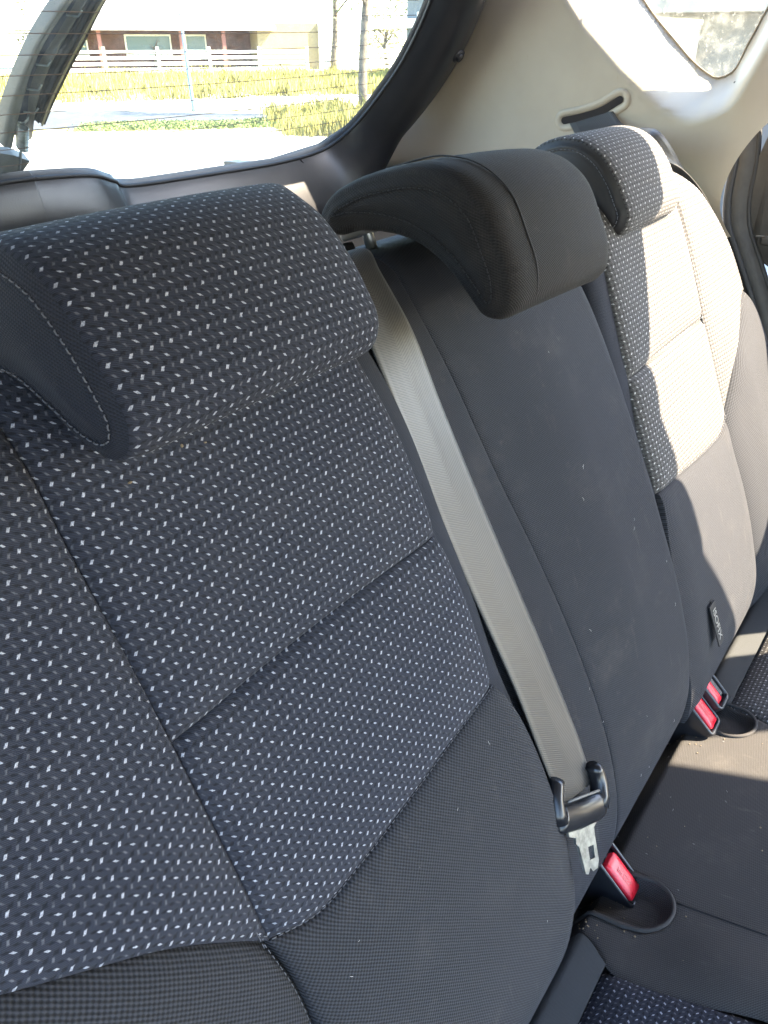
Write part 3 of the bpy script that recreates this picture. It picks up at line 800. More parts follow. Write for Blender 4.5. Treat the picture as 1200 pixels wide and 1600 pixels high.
# ================================================================== BACKRESTS
wtab = [(-.06, -.07), (-.02, -.025), (.0, .0), (.03, .025), (.07, .045), (.14, .057), (.22, .062), (.32, .060), (.45, .060), (.58, .059), (.615, .055), (.64, .043), (.662, .020), (.680, -.004), (.690, -.03)]
def w_outer(u, v, lower=0):
    """u measured as on the left-hand seat"""
    b = table(wtab, v)
    q = sm((.168-u)/.09)
    b += (.013*sm((.50-v)/.15)+.001)*q*sm((.66-v)/.06) 
    b -= .010*sm((u-.395)/.06)**2
    return b
def outer_backrest(name, label, mirror, fleck, loc, adj):
    t = thing(name, label, 'car seat', loc)
    mm = (lambda u: 1.2-u+adj) if mirror else (lambda u: u)
    wf = (lambda u, v: w_outer(1.2+adj-u, v)) if mirror else w_outer
    def pan(nm, mat, L, Rr, B, T, **k):
        f = lambda c: [(mm(a), b) for a, b in c]
        if mirror:
            s = list(k.get('seams', (1, 1, 1, 1))); s[0], s[1] = s[1], s[0]; k['seams'] = tuple(s)
            L, Rr, B, T = Rr, L, B[::-1], T[::-1]; k['swap'] = -k.get('swap', 1)
        return panel(nm, mat, t, f(L), f(Rr), f(B), f(T), wf, **k)
    seam = [(.168, .323), (.167, .397), (.166, .457), (.164, .52), (.162, .574), (.163, .618), (.166, .690)]
    out = -.02
    oc = [(-.020, .455), (-.012, .50), (.018, .555), (.062, .605), (.105, .645), (.140, .690)]
    lo, hi = seam[:3], seam[2:]
    # outer patterned bolster
    pan('bolster', fleck, oc, seam, [(out, .455), (.012, .445), (.047, .422), (.109, .381), (.168, .323)], [(.140, .690), (.152, .690), (.166, .690)], seams=(1, 1, 1, 0), depth=.0042, rad=.008, pillow=.002, n=80, m=80, swap=-1)
    # upper and lower patterned inserts
    pan('upper_insert', fleck, hi, [(.417, .455), (.415, .50), (.410, .55), (.399, .60), (.392, .690)], [(.166, .457), (.225, .459), (.306, .459), (.417, .455)], [(.166, .690), (.28, .690), (.392, .690)], seams=(1, 1, 1, 0), depth=.005, pillow=.003, n=70, m=60)
    pan('lower_insert', fleck, lo, [(.421, .322), (.424, .36), (.425, .394), (.421, .43), (.417, .455)], [(.168, .323), (.199, .310), (.243, .309), (.294, .312), (.363, .318), (.421, .322)], [(.166, .457), (.225, .459), (.306, .459), (.417, .455)], depth=.005, pillow=.004, n=70, m=50)
    # plain ribbed lower panels
    pan('lower_panel', M['rib'], [(.150, -.04), (.160, .10), (.168, .22), (.172, .29), (.168, .323)], [(.402, -.04), (.438, .05), (.448, .12), (.445, .20), (.434, .28), (.421, .322)], [(.150, -.04), (.28, -.04), (.402, -.04)], [(.168, .323), (.199, .310), (.243, .309), (.294, .312), (.363, .318), (.421, .322)], seams=(1, 0, 0, 1), depth=.004, pillow=.005, n=80, m=70)
    pan('lower_bolster', M['rib2'], [(out, -.04), (out, .2), (out, .455)], [(.150, -.04), (.160, .10), (.168, .22), (.172, .29), (.168, .323)], [(out, -.04), (.04, -.04), (.150, -.04)], [(out, .455), (.012, .445), (.047, .422), (.109, .381), (.168, .323)], seams=(0, 1, 0, 1), depth=.010, rad=.012, pillow=.003, n=60, m=60)
    # inner side wall
    eu = [(-.04, .402, .409), (.05, .438, .444), (.12, .448, .457), (.20, .445, .456), (.28, .434, .452), (.322, .421, .450), (.394, .425, .449), (.455, .417, .444), (.52, .413, .441), (.57, .406, .434), (.61, .398, .424), (.690, .392, .41)]
    e1 = [(a, b) for a, b, c in eu]; e2 = [(a, c) for a, b, c in eu]
    def sidef(s, q):
        v = lerp(-.04, .690, q); ua, ub = table(e1, v), table(e2, v)
        w0 = w_outer(ua, v)-.0065
        if s < .5:
            a = s/.5*math.pi/2; u = lerp(ua, ub, math.sin(a)); ww = w0-(ub-ua)*.55*(1-math.cos(a))
        else:
            u = ub-.004*(s-.5); ww = lerp(w0-(ub-ua)*.55, -.09, ((s-.5)/.5))
        return P(mm(u), v, ww)
    def suv(s, q): return (s*.12, lerp(-.04, .690, q))
    sd = gridmesh(sidef, 20, 90, suv)
    obj('side_panel', sd, M['side'], t)
    def outf(s, q):
        v = lerp(-.04, .690, q); uo = out if v < .455 else table([(b, a) for a, b in oc], v); w0 = w_outer(uo, v)-.008
        a = s*math.pi/2
        return P(mm(uo-.022*math.sin(a)), v, w0-.09*(1-math.cos(a))-.02*s)
    obj('side_panel', gridmesh(outf, 16, 60, suv), M['side'], t)
    # back shell closes the backrest
    obj('back_shell', box(P(mm(.19), .31, -.09), ((1, 0, 0), tuple(V_), tuple(N_)), (.53, .70, .05), .01), M['plastic_dull'], t)
    # stitching along the seams
    st = []
    cur = [cr(seam, i/60) for i in range(61)]
    st.append(stitches([P(mm(a-.005), b, w_outer(a-.005, b)-.0045) for a, b in cur], N_))
    sq = [cr([(.168, .323), (.109, .381), (.047, .422), (-.02, .445)], i/40) for i in range(41)]
    st.append(stitches([P(mm(a), b+.003, w_outer(a, b)-.0055) for a, b in sq], N_))
    sq = [cr([(.168, .323), (.199, .310), (.243, .309), (.294, .312), (.363, .318), (.421, .322)], i/40) for i in range(41)]
    st.append(stitches([P(mm(a), b+.0025, w_outer(a, b)-.0015) for a, b in sq], N_))
    sq = [cr([(.160, .10), (.168, .22), (.172, .29), (.168, .323)], i/40) for i in range(41)]
    st.append(stitches([P(mm(a-.003), b, w_outer(a, b)-.007) for a, b in sq], N_))
    obj('stitching', join(st), M['thread'], t)
    # headrest posts' guides
    for x in (.235, .345):
        obj('post_guide', tube([P(mm(x), .63, 0), P(mm(x), .682, 0)], .012, 14), M['plastic_dull'], t)
    return t

def headrest(parent, u0, u1, prof, fmat, cmat, bow=.012, flare=0, inset=.0035, vdrop=0, band=.0, shift=(0, 0), uvs=1, name='headrest', cheek_inset=.008, taper=.96, stitchmat=None):
    """prof: closed (v,w) outline, starting at the lower front tip and running up the front"""
    n = len(prof); NP = 140
    loop = [crp(prof, i/NP) for i in range(NP)]
    cv = sum(p[0] for p in loop)/NP; cw = sum(p[1] for p in loop)/NP
    ss_ = [0, .006, .02, .045, .08]+[.08+(.84)*k/22 for k in range(1, 22)]+[.92, .955, .98, .994, 1]
    NSx = len(ss_)
    area = sum(loop[i][0]*loop[(i+1) % NP][1]-loop[(i+1) % NP][0]*loop[i][1] for i in range(NP)); so_ = 1 if area < 0 else -1
    L = [0]
    for i in range(NP): L.append(L[-1]+math.dist(loop[i], loop[(i+1) % NP]))
    vs, fs, uv = [], [], []
    for s in ss_:
        e = min(s, 1-s); rr = .012/abs(u1-u0)*1.0; k = min(1, e/.08)
        ins = inset*(1-math.sqrt(max(0, 1-(1-k)**2)))
        bo = bow*(1-(2*s-1)**2)
        for i in range(NP+1):
            v, ww = loop[i % NP]; a = loop[(i-1) % NP]; b = loop[(i+1) % NP]
            d = Vector((b[0]-a[0], b[1]-a[1])).normalized(); nn = Vector((d.y, -d.x))
            nn = nn*so_
            fr = sm((ww-cw+.02)/.05)
            v2 = v+nn.x*ins+bo*.25*fr; w2 = ww+nn.y*ins+bo*fr
            vs.append(P(lerp(u0, u1+flare*(1-sm((ww-cw+.02)/.06)), s), v2+shift[0]-vdrop*s, w2+shift[1])); uv.append((lerp(u0, u1, s), L[i]*uvs))
    for j in range(NSx-1):
        for i in range(NP):
            a = j*(NP+1)+i; fs.append((a, a+1, a+NP+2, a+NP+1))
    hd = obj(name, (vs, fs, uv), fmat, parent)
    # cheeks: concentric rings, slightly domed
    for side, s0, uu, dr in ((0, 0, u0, -1), (1, 1, u1, 1)):
        base = [vs[(0 if side == 0 else (NSx-1)*(NP+1))+i] for i in range(NP)]
        from mathutils.geometry import delaunay_2d_cdt
        bl2 = []
        for i in range(NP):          # cheek outline = inset outline of the body end
            p = base[i]; bl2.append((p.dot(V_), p.dot(N_), p.x))
        poly2 = [(p[0], p[1]) for p in bl2]
        pts2 = [Vector(p) for p in poly2]; st_ = .0026
        va, vb = min(p[0] for p in poly2), max(p[0] for p in poly2); wa, wb = min(p[1] for p in poly2), max(p[1] for p in poly2)
        for q in range(int((vb-va)/st_)+1):
            for r in range(int((wb-wa)/st_)+1):
                pv, pw = va+q*st_+(r % 2)*st_*.5, wa+r*st_
                if sdist(pv, pw, poly2) < -.0016: pts2.append(Vector((pv, pw)))
        r2 = delaunay_2d_cdt(pts2, [(i, (i+1) % NP) for i in range(NP)], [list(range(NP))], 1, 1e-7)
        rv, ru = [], []
        for p in r2[0]:
            d = max(0, -sdist(p.x, p.y, poly2))
            h = .0042*sm(d/.009)-.0020*math.exp(-((d-.0095)/.0014)**2)+.004*sm((d-.011)/.02)
            uu_ = uu+(flare*(1-sm((p.y-cw+.02)/.06)) if side else 0)
            rv.append(P(uu_, p.x, p.y)+Vector((dr*h, 0, 0))); ru.append((p.x, p.y))
        rf = [tuple(f) for f in r2[2]]
        ck = sub('side_panel', (rv, rf, ru), cmat, hd)
        stp = []
        for i in range(NP):
            a_, b_ = poly2[i-1], poly2[(i+1) % NP]; d_ = Vector((b_[0]-a_[0], b_[1]-a_[1])).normalized(); nn_ = Vector((d_.y, -d_.x))
            for sg_ in (1, -1):
                q_ = (poly2[i][0]+nn_.x*.0085*sg_, poly2[i][1]+nn_.y*.0085*sg_)
                if abs(-sdist(q_[0], q_[1], poly2)-.0085) < .0006:
                    uu_ = uu+(flare*(1-sm((q_[1]-cw+.02)/.06)) if side else 0)
                    stp.append(P(uu_, q_[0], q_[1])+Vector((dr*.0026, 0, 0))); break
        if stitchmat: sub('stitching', stitches([p+Vector((dr*.001, 0, 0)) for p in stp], Vector((dr, 0, 0)), .003, .0016, .0004, .0006), stitchmat, hd)
    return hd

left = outer_backrest('folding_seatback', 'dark flecked fabric rear seat backrest nearest the viewer', False, M['fleck'], (.2, 0, 0), 0)
profL = [(.5995, .082), (.602, .098), (.615, .108), (.64, .107), (.665, .101), (.69, .089), (.708, .068), (.717, .040), (.717, .010), (.708, -.018), (.690, -.026), (.668, -.020), (.655, .006), (.644, .030), (.626, .048), (.609, .064)]
headrest(left, .188, .372, profL, M['fleck'], M['side'], bow=.007, flare=.028, stitchmat=M['thread'])
right = outer_backrest('folding_seatback', 'sunlit flecked rear seat backrest at the far side beside the beige trim', True, M['fleck_far'], (1.02, 0, 0), .015)
profR = [(.596, .052), (.598, .066), (.612, .078), (.635, .078), (.66, .074), (.685, .064), (.704, .046), (.714, .022), (.714, -.004), (.704, -.026), (.688, -.03), (.676, -.02), (.668, .0), (.655, .020), (.632, .030), (.61, .040)]
headrest(right, .845, 1.005, profR, M['fleck_far'], simple('cheek_vinyl', (.012, .010, .009), .5, 0, .2, 40), bow=.006, stitchmat=M['thread'])

# centre backrest
mid = thing('folding_seatback', 'narrow plain black centre backrest between the two flecked ones', 'car seat', (.62, 0, 0))
mtab = [(-.06, -.075), (-.03, -.045), (.0, -.008), (.035, .022), (.07, .041), (.12, .055), (.2, .064), (.3, .065), (.4, .062), (.5, .055), (.57, .045), (.62, .032), (.645, .018), (.662, -.004), (.668, -.03)]
def w_mid(u, v):
    b = table(mtab, v)
    k = sm((u-.50)/.17)
    b = min(b, .02)+max(0, b-.02)*(.45+.55*k)
    b += .0
    e = max(0, (u-.755)/.03); b -= .012*e*e
    return b
mseam = [(.560, -.05), (.569, .10), (.567, .20), (.560, .29), (.548, .38), (.535, .458), (.523, .564), (.516, .61), (.512, .667)]
medge = [(.715, -.05), (.755, .03), (.780, .10), (.789, .20), (.787, .30), (.782, .40), (.776, .50), (.766, .57), (.755, .62), (.745, .667)]
panel('side_strip', M['canvas'], mid, [(.43, -.05), (.43, .3), (.43, .667)], mseam, [(.43, -.05), (.50, -.05), (.560, -.05)], [(.43, .667), (.47, .667), (.512, .667)], w_mid, seams=(0, 1, 0, 0), depth=.0018, rad=.0025, pillow=0, n=50, m=80)
panel('front_panel', M['canvas'], mid, mseam, medge, [(.560, -.05), (.63, -.05), (.715, -.05)], [(.512, .667), (.63, .667), (.745, .667)], w_mid, seams=(1, 0, 0, 0), depth=.0018, rad=.0025, pillow=0, n=90, m=110)
def msf(s, q):
    v = lerp(-.05, .667, q); ue = table([(b, a) for a, b in medge], v); w0 = w_mid(ue, v)-.0005
    a = min(1, s/.4)*math.pi/2
    return P(ue+.009*math.sin(a)-.002*max(0, s-.4), v, w0-.012*(1-math.cos(a))-max(0, (s-.4)/.6)*.09)
obj('side_panel', gridmesh(msf, 20, 90, lambda s, q: (s*.1, q*.7)), M['canvas'], mid)
obj('back_shell', box(P(.61, .31, -.11), ((1, 0, 0), tuple(V_), tuple(N_)), (.30, .70, .04), .01), M['plastic_dull'], mid)
def topf(s, q): return P(lerp(.43, .75, s), .664+.012*math.sin(q*math.pi/2), lerp(-.02, -.12, q))
obj('top_panel', gridmesh(topf, 30, 12, lambda s, q: (s*.3, q*.1)), M['side'], mid)
obj('post_guide', box(P(.535, .684, -.012), ((1, 0, 0), tuple(N_), tuple(V_)), (.040, .026, .016), .004), M['grey'], mid)
obj('post', tube([P(.535, .66, -.012), P(.535, .70, -.01)], .005, 10), M['metal'], mid)
obj('belt_bezel', box(P(.482, .668, -.016), ((1, 0, 0), tuple(V_), tuple(N_)), (.056, .012, .020), .004), M['plastic'], mid)
profM = [(.5815, .099), (.5870, .1135), (.604, .1215), (.635, .122), (.664, .118), (.688, .102), (.704, .076), (.712, .044), (.715, .010), (.711, -.018), (.700, -.032), (.686, -.028), (.678, .002), (.667, .030), (.652, .052), (.628, .070), (.604, .080), (.588, .087)]
hm = headrest(mid, .505, .681, profM, M['canvas_head'], M['canvas_head'], bow=.006, vdrop=.006, inset=.007, stitchmat=M['thread_dark'])
# vertical seam groove thread on the centre headrest
sg = [cr(profM, .04+i/60*.45) for i in range(61)]
def bowat(u, ww, v):
    s = (u-.505)/.176; return .006*(1-(2*s-1)**2)*sm((ww-.045+.02)/.05)
sub('seam', tube([P(.537, v+bowat(.537, ww, v)*.25, ww+bowat(.537, ww, v)+.0003) for v, ww in sg], .0007, 5), M['thread_dark'], hm)

# isofix tag on the far seat
it = obj('fabric_tag', box(P(.834, .133, .0672), ((1, 0, 0), tuple(V_), tuple(N_)), (.0185, .054, .0015), .0004), M['tagc'], right, False)
def text(body, size, origin, xd, yd, nd, mat, parent, name='lettering', ext=.0002):
    cu = bpy.data.curves.new(name, 'FONT'); cu.body = body; cu.size = size; cu.extrude = ext; cu.align_x = 'CENTER'; cu.align_y = 'CENTER'
    ob = bpy.data.objects.new(name, cu); col.objects.link(ob)
    dg = bpy.context.evaluated_depsgraph_get(); me = bpy.data.meshes.new_from_object(ob.evaluated_get(dg))
    bpy.data.objects.remove(ob)
    Mx = Matrix((xd, yd, nd)).transposed()
    for v in me.vertices: v.co = Mx @ v.co+Vector(origin)
    me.materials.append(mat); o = bpy.data.objects.new(name, me); col.objects.link(o); o.parent = parent
    return o
tg = text('ISOFIX', .0138, P(.834, .133, .0684), tuple(-V_), (1, 0, 0), tuple(N_), M['text'], it)

# ================================================================== SEAT CUSHION
cu_ = thing('seat_cushion', 'long rear seat cushion with plain centre and flecked outer seats', 'seat cushion', (.6, -.1, 0))
wells = [((.530, .01), (.532, -.050), .030), ((.838, .01), (.836, -.052), .030)]
def welld(x, y):
    best = 9
    for (ax, ay), (bx, by), r in wells:
        dx, dy = bx-ax, by-ay; t = max(0, min(1, ((x-ax)*dx+(y-ay)*dy)/(dx*dx+dy*dy)))
        best = min(best, math.hypot(x-ax-dx*t, y-ay-dy*t)-r)
    return best
def zc(x, y, wl=True):
    f = -y
    z = .2*f-.35*max(0, f-.36)**2
    z -= 2.2*max(0, y+.012)*1.0                       # rolls down into the crease
    # outer seat dishes and centre crown
    z += .006*math.sin(max(0, min(1, (x-.50)/.34))*math.pi)
    z += .012*math.exp(-((x-.50)/.035)**2)*sm((f-.05)/.10)*.8
    if wl: z -= .013*sm(-welld(x, y)/.016+.2)*1.0
    return z
def cpanel(name, mat, L, Rr, B, T, seams=(0, 0, 0, 0), depth=.003, rad=.004, n=60, m=60, wl=False, pillow=0, lift=0):
    f = coons(L, Rr, B, T); wd = math.dist(f(0, .5), f(1, .5)); ht = math.dist(f(.5, 0), f(.5, 1))
    def g(s, t):
        x, y = f(s, t); d = [s*wd if seams[0] else 9, (1-s)*wd if seams[1] else 9, t*ht if seams[2] else 9, (1-t)*ht if seams[3] else 9]
        return Vector((x, y, zc(x, y, wl)+lift-depth*min(1.2, sum(math.exp(-q/rad) for q in d if q < .05))+pillow*min(1, min(d)/.03)))
    ms = gridmesh(g, n, m, lambda s, t: f(s, t))
    return obj(name, ms, mat, cu_)
FY = -.52
Lb = [(.474, .03), (.472, -.02), (.455, -.045), (.472, -.178), (.495, -.35), (.50, FY)]          # boundary left seat / centre
Lb2 = [(.548, -.080), (.553, -.16), (.565, -.3), (.575, FY)]
Rb = [(.870, .03), (.872, -.02), (.868, -.045), (.845, -.12), (.82, -.3), (.81, FY)]
# order: L/R run 'bottom->top' = rear->front
cpanel('centre_panel', M['cushion'], Lb, Rb, [(.474, .03), (.67, .03), (.870, .03)], [(.50, FY), (.65, FY), (.81, FY)], seams=(1, 1, 0, 0), n=190, m=190, wl=True)
cpanel('insert', M['fleck'], [(-.06, -.045), (-.06, FY)], Lb[2:], [(-.06, -.045), (.25, -.047), (.455, -.045)], [(-.06, FY), (.50, FY)], seams=(0, 1, 1, 0), depth=.008, rad=.006, pillow=.004, n=90, m=80)
cpanel('insert', M['fleck_far'], Rb[2:], [(1.26, -.045), (1.26, FY)], [(.868, -.045), (1.05, -.046), (1.26, -.045)], [(.81, FY), (1.26, FY)], seams=(1, 0, 1, 0), depth=.008, rad=.006, pillow=.004, n=90, m=80)
cpanel('rear_strip', M['strip'], [(-.06, .035), (-.06, -.045)], [(.474, .03), (.472, -.02), (.455, -.045)], [(-.06, .035), (.474, .03)], [(-.06, -.045), (.25, -.047), (.455, -.045)], n=60, m=20, lift=.001)
cpanel('rear_strip', M['strip'], [(.870, .03), (.872, -.02), (.868, -.045)], [(1.30, .035), (1.30, -.045)], [(.870, .03), (1.30, .035)], [(.868, -.045), (1.05, -.046), (1.30, -.045)], n=60, m=20, lift=.001)
sq = [cr(Lb2, i/60) for i in range(61)]
obj('seam', tube([Vector((x, y, zc(x, y, False)+.0002)) for x, y in sq], .0009, 6), M['thread_dark'], cu_)
cbase = axbox(-.06, 1.30, FY, -.02, -.33, -.045); obj('base', cbase, M['plastic_dull'], cu_, False)
def fr(s, t): x = lerp(-.06, 1.28, s); return Vector((x, FY-.03*math.sin(t*math.pi/2), lerp(zc(x, FY, False), -.3, 1-math.cos(t*math.pi/2))))
obj('front_panel', gridmesh(fr, 60, 16), M['cushion'], cu_)
# raised lip round each buckle well
for (ax, ay), (bx, by), r in wells:
    pts = []
    for i in range(41):
        f = i/40
        if f < .3: x, y = ax-r, lerp(ay, by, f/.3)
        elif f > .7: x, y = ax+r, lerp(by, ay, (f-.7)/.3)
        else:
            a = math.pi+(f-.3)/.4*math.pi; x, y = bx+r*math.cos(a), by+r*math.sin(a)
        pts.append(Vector((x, y, zc(x, y, False)+.001)))
    obj('well_lip', tube(pts, .0022, 8), M['cushion'], cu_)

# ================================================================== BUCKLES
A_n = Vector((0, -.68, .733)).normalized(); A_d = Vector((0, -.733, -.68)).normalized(); A_x = Vector((1, 0, 0))
def buckle(label, c, length=.064, width=.034, pressed=False, depth=.085, group='seat belt buckles in the cushion', tilt=0):
    t = thing('seatbelt_buckle', label, 'buckle', tuple(c), group)
    n = (A_n+A_x*tilt).normalized(); x = (A_x-n*A_x.dot(n)).normalized(); d = n.cross(x); d = -d if d.dot(A_d) < 0 else d
    c = Vector(c)
    # rounded sleeve lofted from face ring down to stalk
    def ringp(w, l, r, k=10):
        pts = []
        for cx, cy, a0 in ((1, 1, 0), (-1, 1, 90), (-1, -1, 180), (1, -1, 270)):
            for q in range(k+1):
                a = math.radians(a0+90*q/k); pts.append((cx*(w/2-r)+r*math.cos(a), cy*(l/2-r)+r*math.sin(a)))
        return pts
    levels = [(.78, .80, -.0055, .004), (.80, .82, -.0045, .004), (.80, .83, -.0015, .004), (.86, .88, .0, .005), (.95, .97, .0, .006), (1, 1, -.003, .0065), (1.0, 1, -.02, .0065), (.97, .96, -.05, .006), (.85, .86, -.075, .006), (.7, .7, -depth, .005)]
    vs, fs = [], []
    for a, b, h, r in levels:
        for px, py in ringp(width*a, length*b, r): vs.append(c+x*px+d*py+n*h)
    k = 44
    for j in range(len(levels)-1):
        for i in range(k): q = j*k+i; q2 = j*k+(i+1) % k; fs.append((q, q2, q2+k, q+k))
    fs.append(tuple(range(k)))
    obj('housing', (vs, fs, None), M['plastic'], t)
    # press button, slightly tilted and domed
    bv, bf = [], []
    bw, bl = width*.62, length*.70
    off = -width*.06 if not pressed else -width*.16
    if pressed: bw = width*.42
    for a, b, h in ((1, 1, -.006), (1, 1, -.0005), (.93, .96, .0010), (.6, .7, .0016), (.2, .3, .0018)):
        for px, py in ringp(bw*a, bl*b, .003*a): bv.append(c+x*(px+off)+d*(py+.001)+n*(h+(.001 if not pressed else -.002)))
    for j in range(4):
        for i in range(k): q = j*k+i; q2 = j*k+(i+1) % k; bf.append((q, q2, q2+k, q+k))
    bf.append(tuple(4*k+i for i in range(k)))
    bt = obj('button', (bv, bf, None), M['red'], t)
    if not pressed:
        text('PRESS', .0085, c+x*off+d*.001+n*.0032, tuple(d), tuple(-x), tuple(n), simple('button_relief', (.48, .05, .06), .4), bt, 'lettering', .0001)
    else:
        obj('tongue_slot', box(c+x*(width*.20)+n*-.0035, (tuple(x), tuple(d), tuple(n)), (width*.22, length*.66, .003), .001), M['plastic_dull'], t)
    obj('stalk', box(c-n*(depth+.02), (tuple(x), tuple(d), tuple(n)), (.014, .028, .06), .003), M['plastic_dull'], t)
    return t
buckle('black buckle with red button standing alone in the near cushion well', (.548, -.0235, .017))
buckle('nearer of the paired black buckles with wide red button', (.806, -.022, .040))
buckle('farther of the paired black buckles with slim curved red button', (.838, -.020, .056), pressed=True)

# ================================================================== CENTRE SEAT BELT
bt = thing('seat_belt', 'grey woven centre seat belt with black tongue lying over the backrest', 'seat belt', tuple(P(.5, .2, .06)))
bl_ = [(.446, .6690, -.012), (.443, .662, .020), (.436, .646, .032), (.4315, .60, .041), (.432, .536, .045), (.4395, .426, .048), (.450, .302, .051), (.457, .206, .050), (.461, .170, .050)]
br_ = [(.492, .6685, -.012), (.490, .662, .020), (.480, .646, .032), (.4825, .60, .042), (.4855, .536, .045), (.497, .400, .047), (.509, .285, .049), (.518, .197, .050), (.519, .149, .050)]
NB = 160
def beltf(off):
    def f(s, t):
        a, b = cr(bl_, t), cr(br_, t)
        u, v, ww = [lerp(a[k], b[k], s) for k in range(3)]
        return P(u, v, ww+.0012*math.sin(t*9+s*2)+.0006*math.sin(s*math.pi)+off)
    return f
fa, fb = beltf(0), beltf(-.0013)
def webbing(fa, fb, n, m, length, name, parent, width=.047):
    v1, f1, u1 = gridmesh(fa, n, m, lambda s, t: (s*width, t*length)); v2, f2, u2 = gridmesh(fb, n, m, lambda s, t: (s*width, t*length))
    o = len(v1); vs = v1+v2; fs = f1+[tuple(reversed([i+o for i in q])) for q in f2]
    for j in range(m):
        a = j*(n+1); b = a+n+1; fs.append((a, b, b+o, a+o)); a += n; b += n; fs.append((a, a+o, b+o, b))
    return obj(name, (vs, fs, u1+u2), M['belt'], parent)
webbing(fa, fb, 16, NB, .52, 'webbing', bt)
# lap part running back down beside the seat
lap = [(.468, .165, .044), (.467, .12, .040), (.463, .06, .030), (.460, .01, .005), (.456, -.03, -.025)]
def lapf(off):
    def f(s, t):
        u, v, ww = cr(lap, t); return P(u+.020*(s-.5)+off, v, ww-.03*s)
    return f
webbing(lapf(0), lapf(.0013), 8, 40, .20, 'lap_webbing', bt)
# tongue: local frame
TC = P(.479, .167, .056); tx = (P(.530, .150, .056)-P(.442, .200, .054)).normalized(); tn = (N_*.97+Vector((-.12, 0, .15))).normalized(); tn = (tn-tx*tn.dot(tx)).normalized(); ty = tn.cross(tx)   # ty up along belt
def TL(a, b, h=0): return TC+tx*a+ty*b+tn*h
# plastic body: bottom bar plus two upturned ears
def rbar(pts, rx, rn, sides=14): return tube(pts, rx, sides, flat=rn/(rx(.5) if callable(rx) else rx), updir=tuple(tn))
obj('tongue_body', join([rbar([TL(-.032, -.012), TL(-.028, -.014), TL(0, -.0155), TL(.032, -.0145), TL(.037, -.012)], .0125, .0080),
                         rbar([TL(-.034, -.016), TL(-.0365, -.008), TL(-.0375, .004), TL(-.035, .014), TL(-.031, .018)], lambda q: .0075*(1-.25*q), .0085),
                         rbar([TL(.036, -.015), TL(.0395, -.006), TL(.0400, .006), TL(.036, .017), TL(.030, .021)], lambda q: .0075*(1-.25*q), .0085),
                         ]), M['plastic'], bt)
obj('body_highlight', tube([TL(-.026, .0005, .0065), TL(.028, .0010, .0065)], .0012, 6), M['grey'], bt)  # pale line painted as the highlight on the bar's upper edge
blade2 = [(-.024, -.026), (.020, -.024), (.022, -.030), (.017, -.034), (.0165, -.044), (.0175, -.070), (.014, -.078), (.006, -.079), (.002, -.074), (-.002, -.080), (-.006, -.078), (-.009, -.060), (-.011, -.048), (-.015, -.044), (-.014, -.038), (-.024, -.034)]
blade2 = [(a*1.05+.005+(-b-.03)*.10, -.016+(b+.016)*.80) for a, b in blade2]
hole = [(.004, -.052), (.013, -.052), (.013, -.066), (.004, -.066)]
bm = bmesh.new()
vo = [bm.verts.new(TL(a, b, -.001)) for a, b in blade2]; vh = [bm.verts.new(TL(a*1.05+.004+(-b-.03)*.10, -.016+(b+.016)*.80, -.001)) for a, b in hole]
eo = [bm.edges.new((vo[i], vo[(i+1) % len(vo)])) for i in range(len(vo))]; eh = [bm.edges.new((vh[i], vh[(i+1) % 4])) for i in range(4)]
bmesh.ops.triangle_fill(bm, edges=eo+eh, use_beauty=True)
r_ = bmesh.ops.extrude_face_region(bm, geom=bm.faces[:])
for v in [g for g in r_['geom'] if isinstance(g, bmesh.types.BMVert)]: v.co += tn*.0024
bmesh.ops.recalc_face_normals(bm, faces=bm.faces)
obj('latch_plate', bm, M['metal'], bt, False)

# ================================================================== RIGHT SEAT BELT
rbt = thing('seat_belt', 'dark far side seat belt running from the trim slot over the backrest', 'seat belt', (1.22, .4, .66))
sA = slotc(.432, .6455, -.004); sB = slotc(.368, .6665, -.004)
e1 = [sA, slotc(.415, .632, .012), P(1.075, .680, .0), P(1.14, .645, .040), P(1.175, .60, .052), P(1.20, .50, .055), P(1.215, .38, .045), P(1.21, .2, .02), P(1.2, .02, 0)]
e2 = [sB, slotc(.350, .652, .010), P(1.135, .690, .030), P(1.185, .640, .030), P(1.215, .59, .035), P(1.232, .50, .035), P(1.246, .38, .025), P(1.24, .2, .0), P(1.23, .02, -.02)]
def rf_(off): return lambda s, t: Vector(cr([tuple(q) for q in e1], t)).lerp(Vector(cr([tuple(q) for q in e2], t)), s)+Vector((0, -off, off))
webbing(rf_(.0), rf_(-.0012), 12, 120, .8, 'webbing', rbt)
o = obj('buckle_clip', box(P(1.245, .13, .03), ((1, 0, 0), tuple(V_), tuple(N_)), (.012, .045, .03), .003), M['plastic'], rbt)

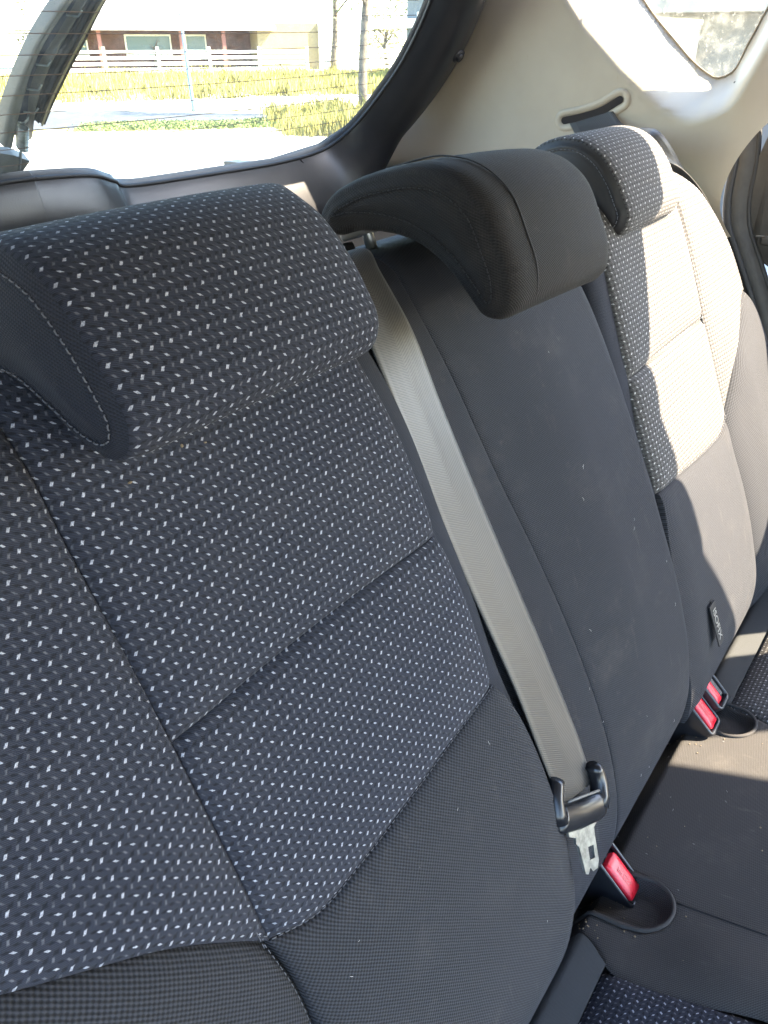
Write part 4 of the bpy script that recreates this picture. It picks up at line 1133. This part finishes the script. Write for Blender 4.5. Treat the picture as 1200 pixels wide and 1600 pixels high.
# ================================================================== CRUMBS
rnd = random.Random(4)
def bits(name, cs, mat, label, r0=.0006, r1=.0013):
    bm = bmesh.new()
    for c in cs:
        r = rnd.uniform(r0, r1)
        bmesh.ops.create_icosphere(bm, subdivisions=1, radius=r, matrix=Matrix.Translation(c) @ Matrix.Diagonal((rnd.uniform(.6, 1.5), rnd.uniform(.6, 1.4), rnd.uniform(.5, .9), 1)))
    o = obj(name, bm, mat, None, False); tag(o, label, 'crumbs', kind='stuff')
cs = []
for _ in range(40):
    x, y = rnd.gauss(.50, .02), rnd.gauss(-.012, .018); cs.append(Vector((x, y, zc(x, y)+.0008)))
for _ in range(60):
    x, y = rnd.gauss(.80, .03), rnd.gauss(-.01, .02); cs.append(Vector((x, y, zc(x, y)+.0008)))
for _ in range(22):
    x, y = rnd.uniform(.35, .95), rnd.uniform(-.2, -.0); cs.append(Vector((x, y, zc(x, y)+.0006)))
bits('crumbs', cs, M['crumb'], 'tiny tan crumbs scattered around the buckles on the cushion', .0004, .0010)
bits('crumbs', [P(.236, .5935, .066), P(.250, .590, .0665), P(.200, .588, .066)], M['crumb'], 'tiny tan crumbs under the nearest headrest', .0008, .0014)

# loose fibres caught on the cloth
def lint(name, spots, label, mat):
    parts = []
    for c, n in spots:
        t_ = n.orthogonal().normalized(); b_ = n.cross(t_); a = rnd.random()*TAU; L = rnd.uniform(.0012, .0045)
        d = t_*math.cos(a)+b_*math.sin(a); e = n.cross(d)
        k = rnd.uniform(-.5, .5)
        parts.append(tube([c+n*.0003, c+d*L*.35+e*L*k*.3+n*.0009, c+d*L*.7+e*L*k*.35+n*.0008, c+d*L+n*.0003], .00011, 4))
    tag(obj(name, join(parts), mat, None), label, 'lint', kind='stuff')
M['lint'] = simple('lint_fibre', (.45, .44, .42), .9)
sp = []
for _ in range(16):
    u, v = rnd.uniform(.56, .75), rnd.uniform(.03, .56); sp.append((P(u, v, w_mid(u, v)), N_))
for _ in range(12):
    u, v = rnd.uniform(.19, .41), rnd.uniform(.04, .30); sp.append((P(u, v, w_outer(u, v)+.004), N_))
for _ in range(14):
    x, y = rnd.uniform(.56, .8), rnd.uniform(-.25, -.0); sp.append((Vector((x, y, zc(x, y))), Vector((0, 0, 1))))
lint('lint', sp, 'fine pale lint fibres caught on the dark plain fabric of the seats', M['lint'])
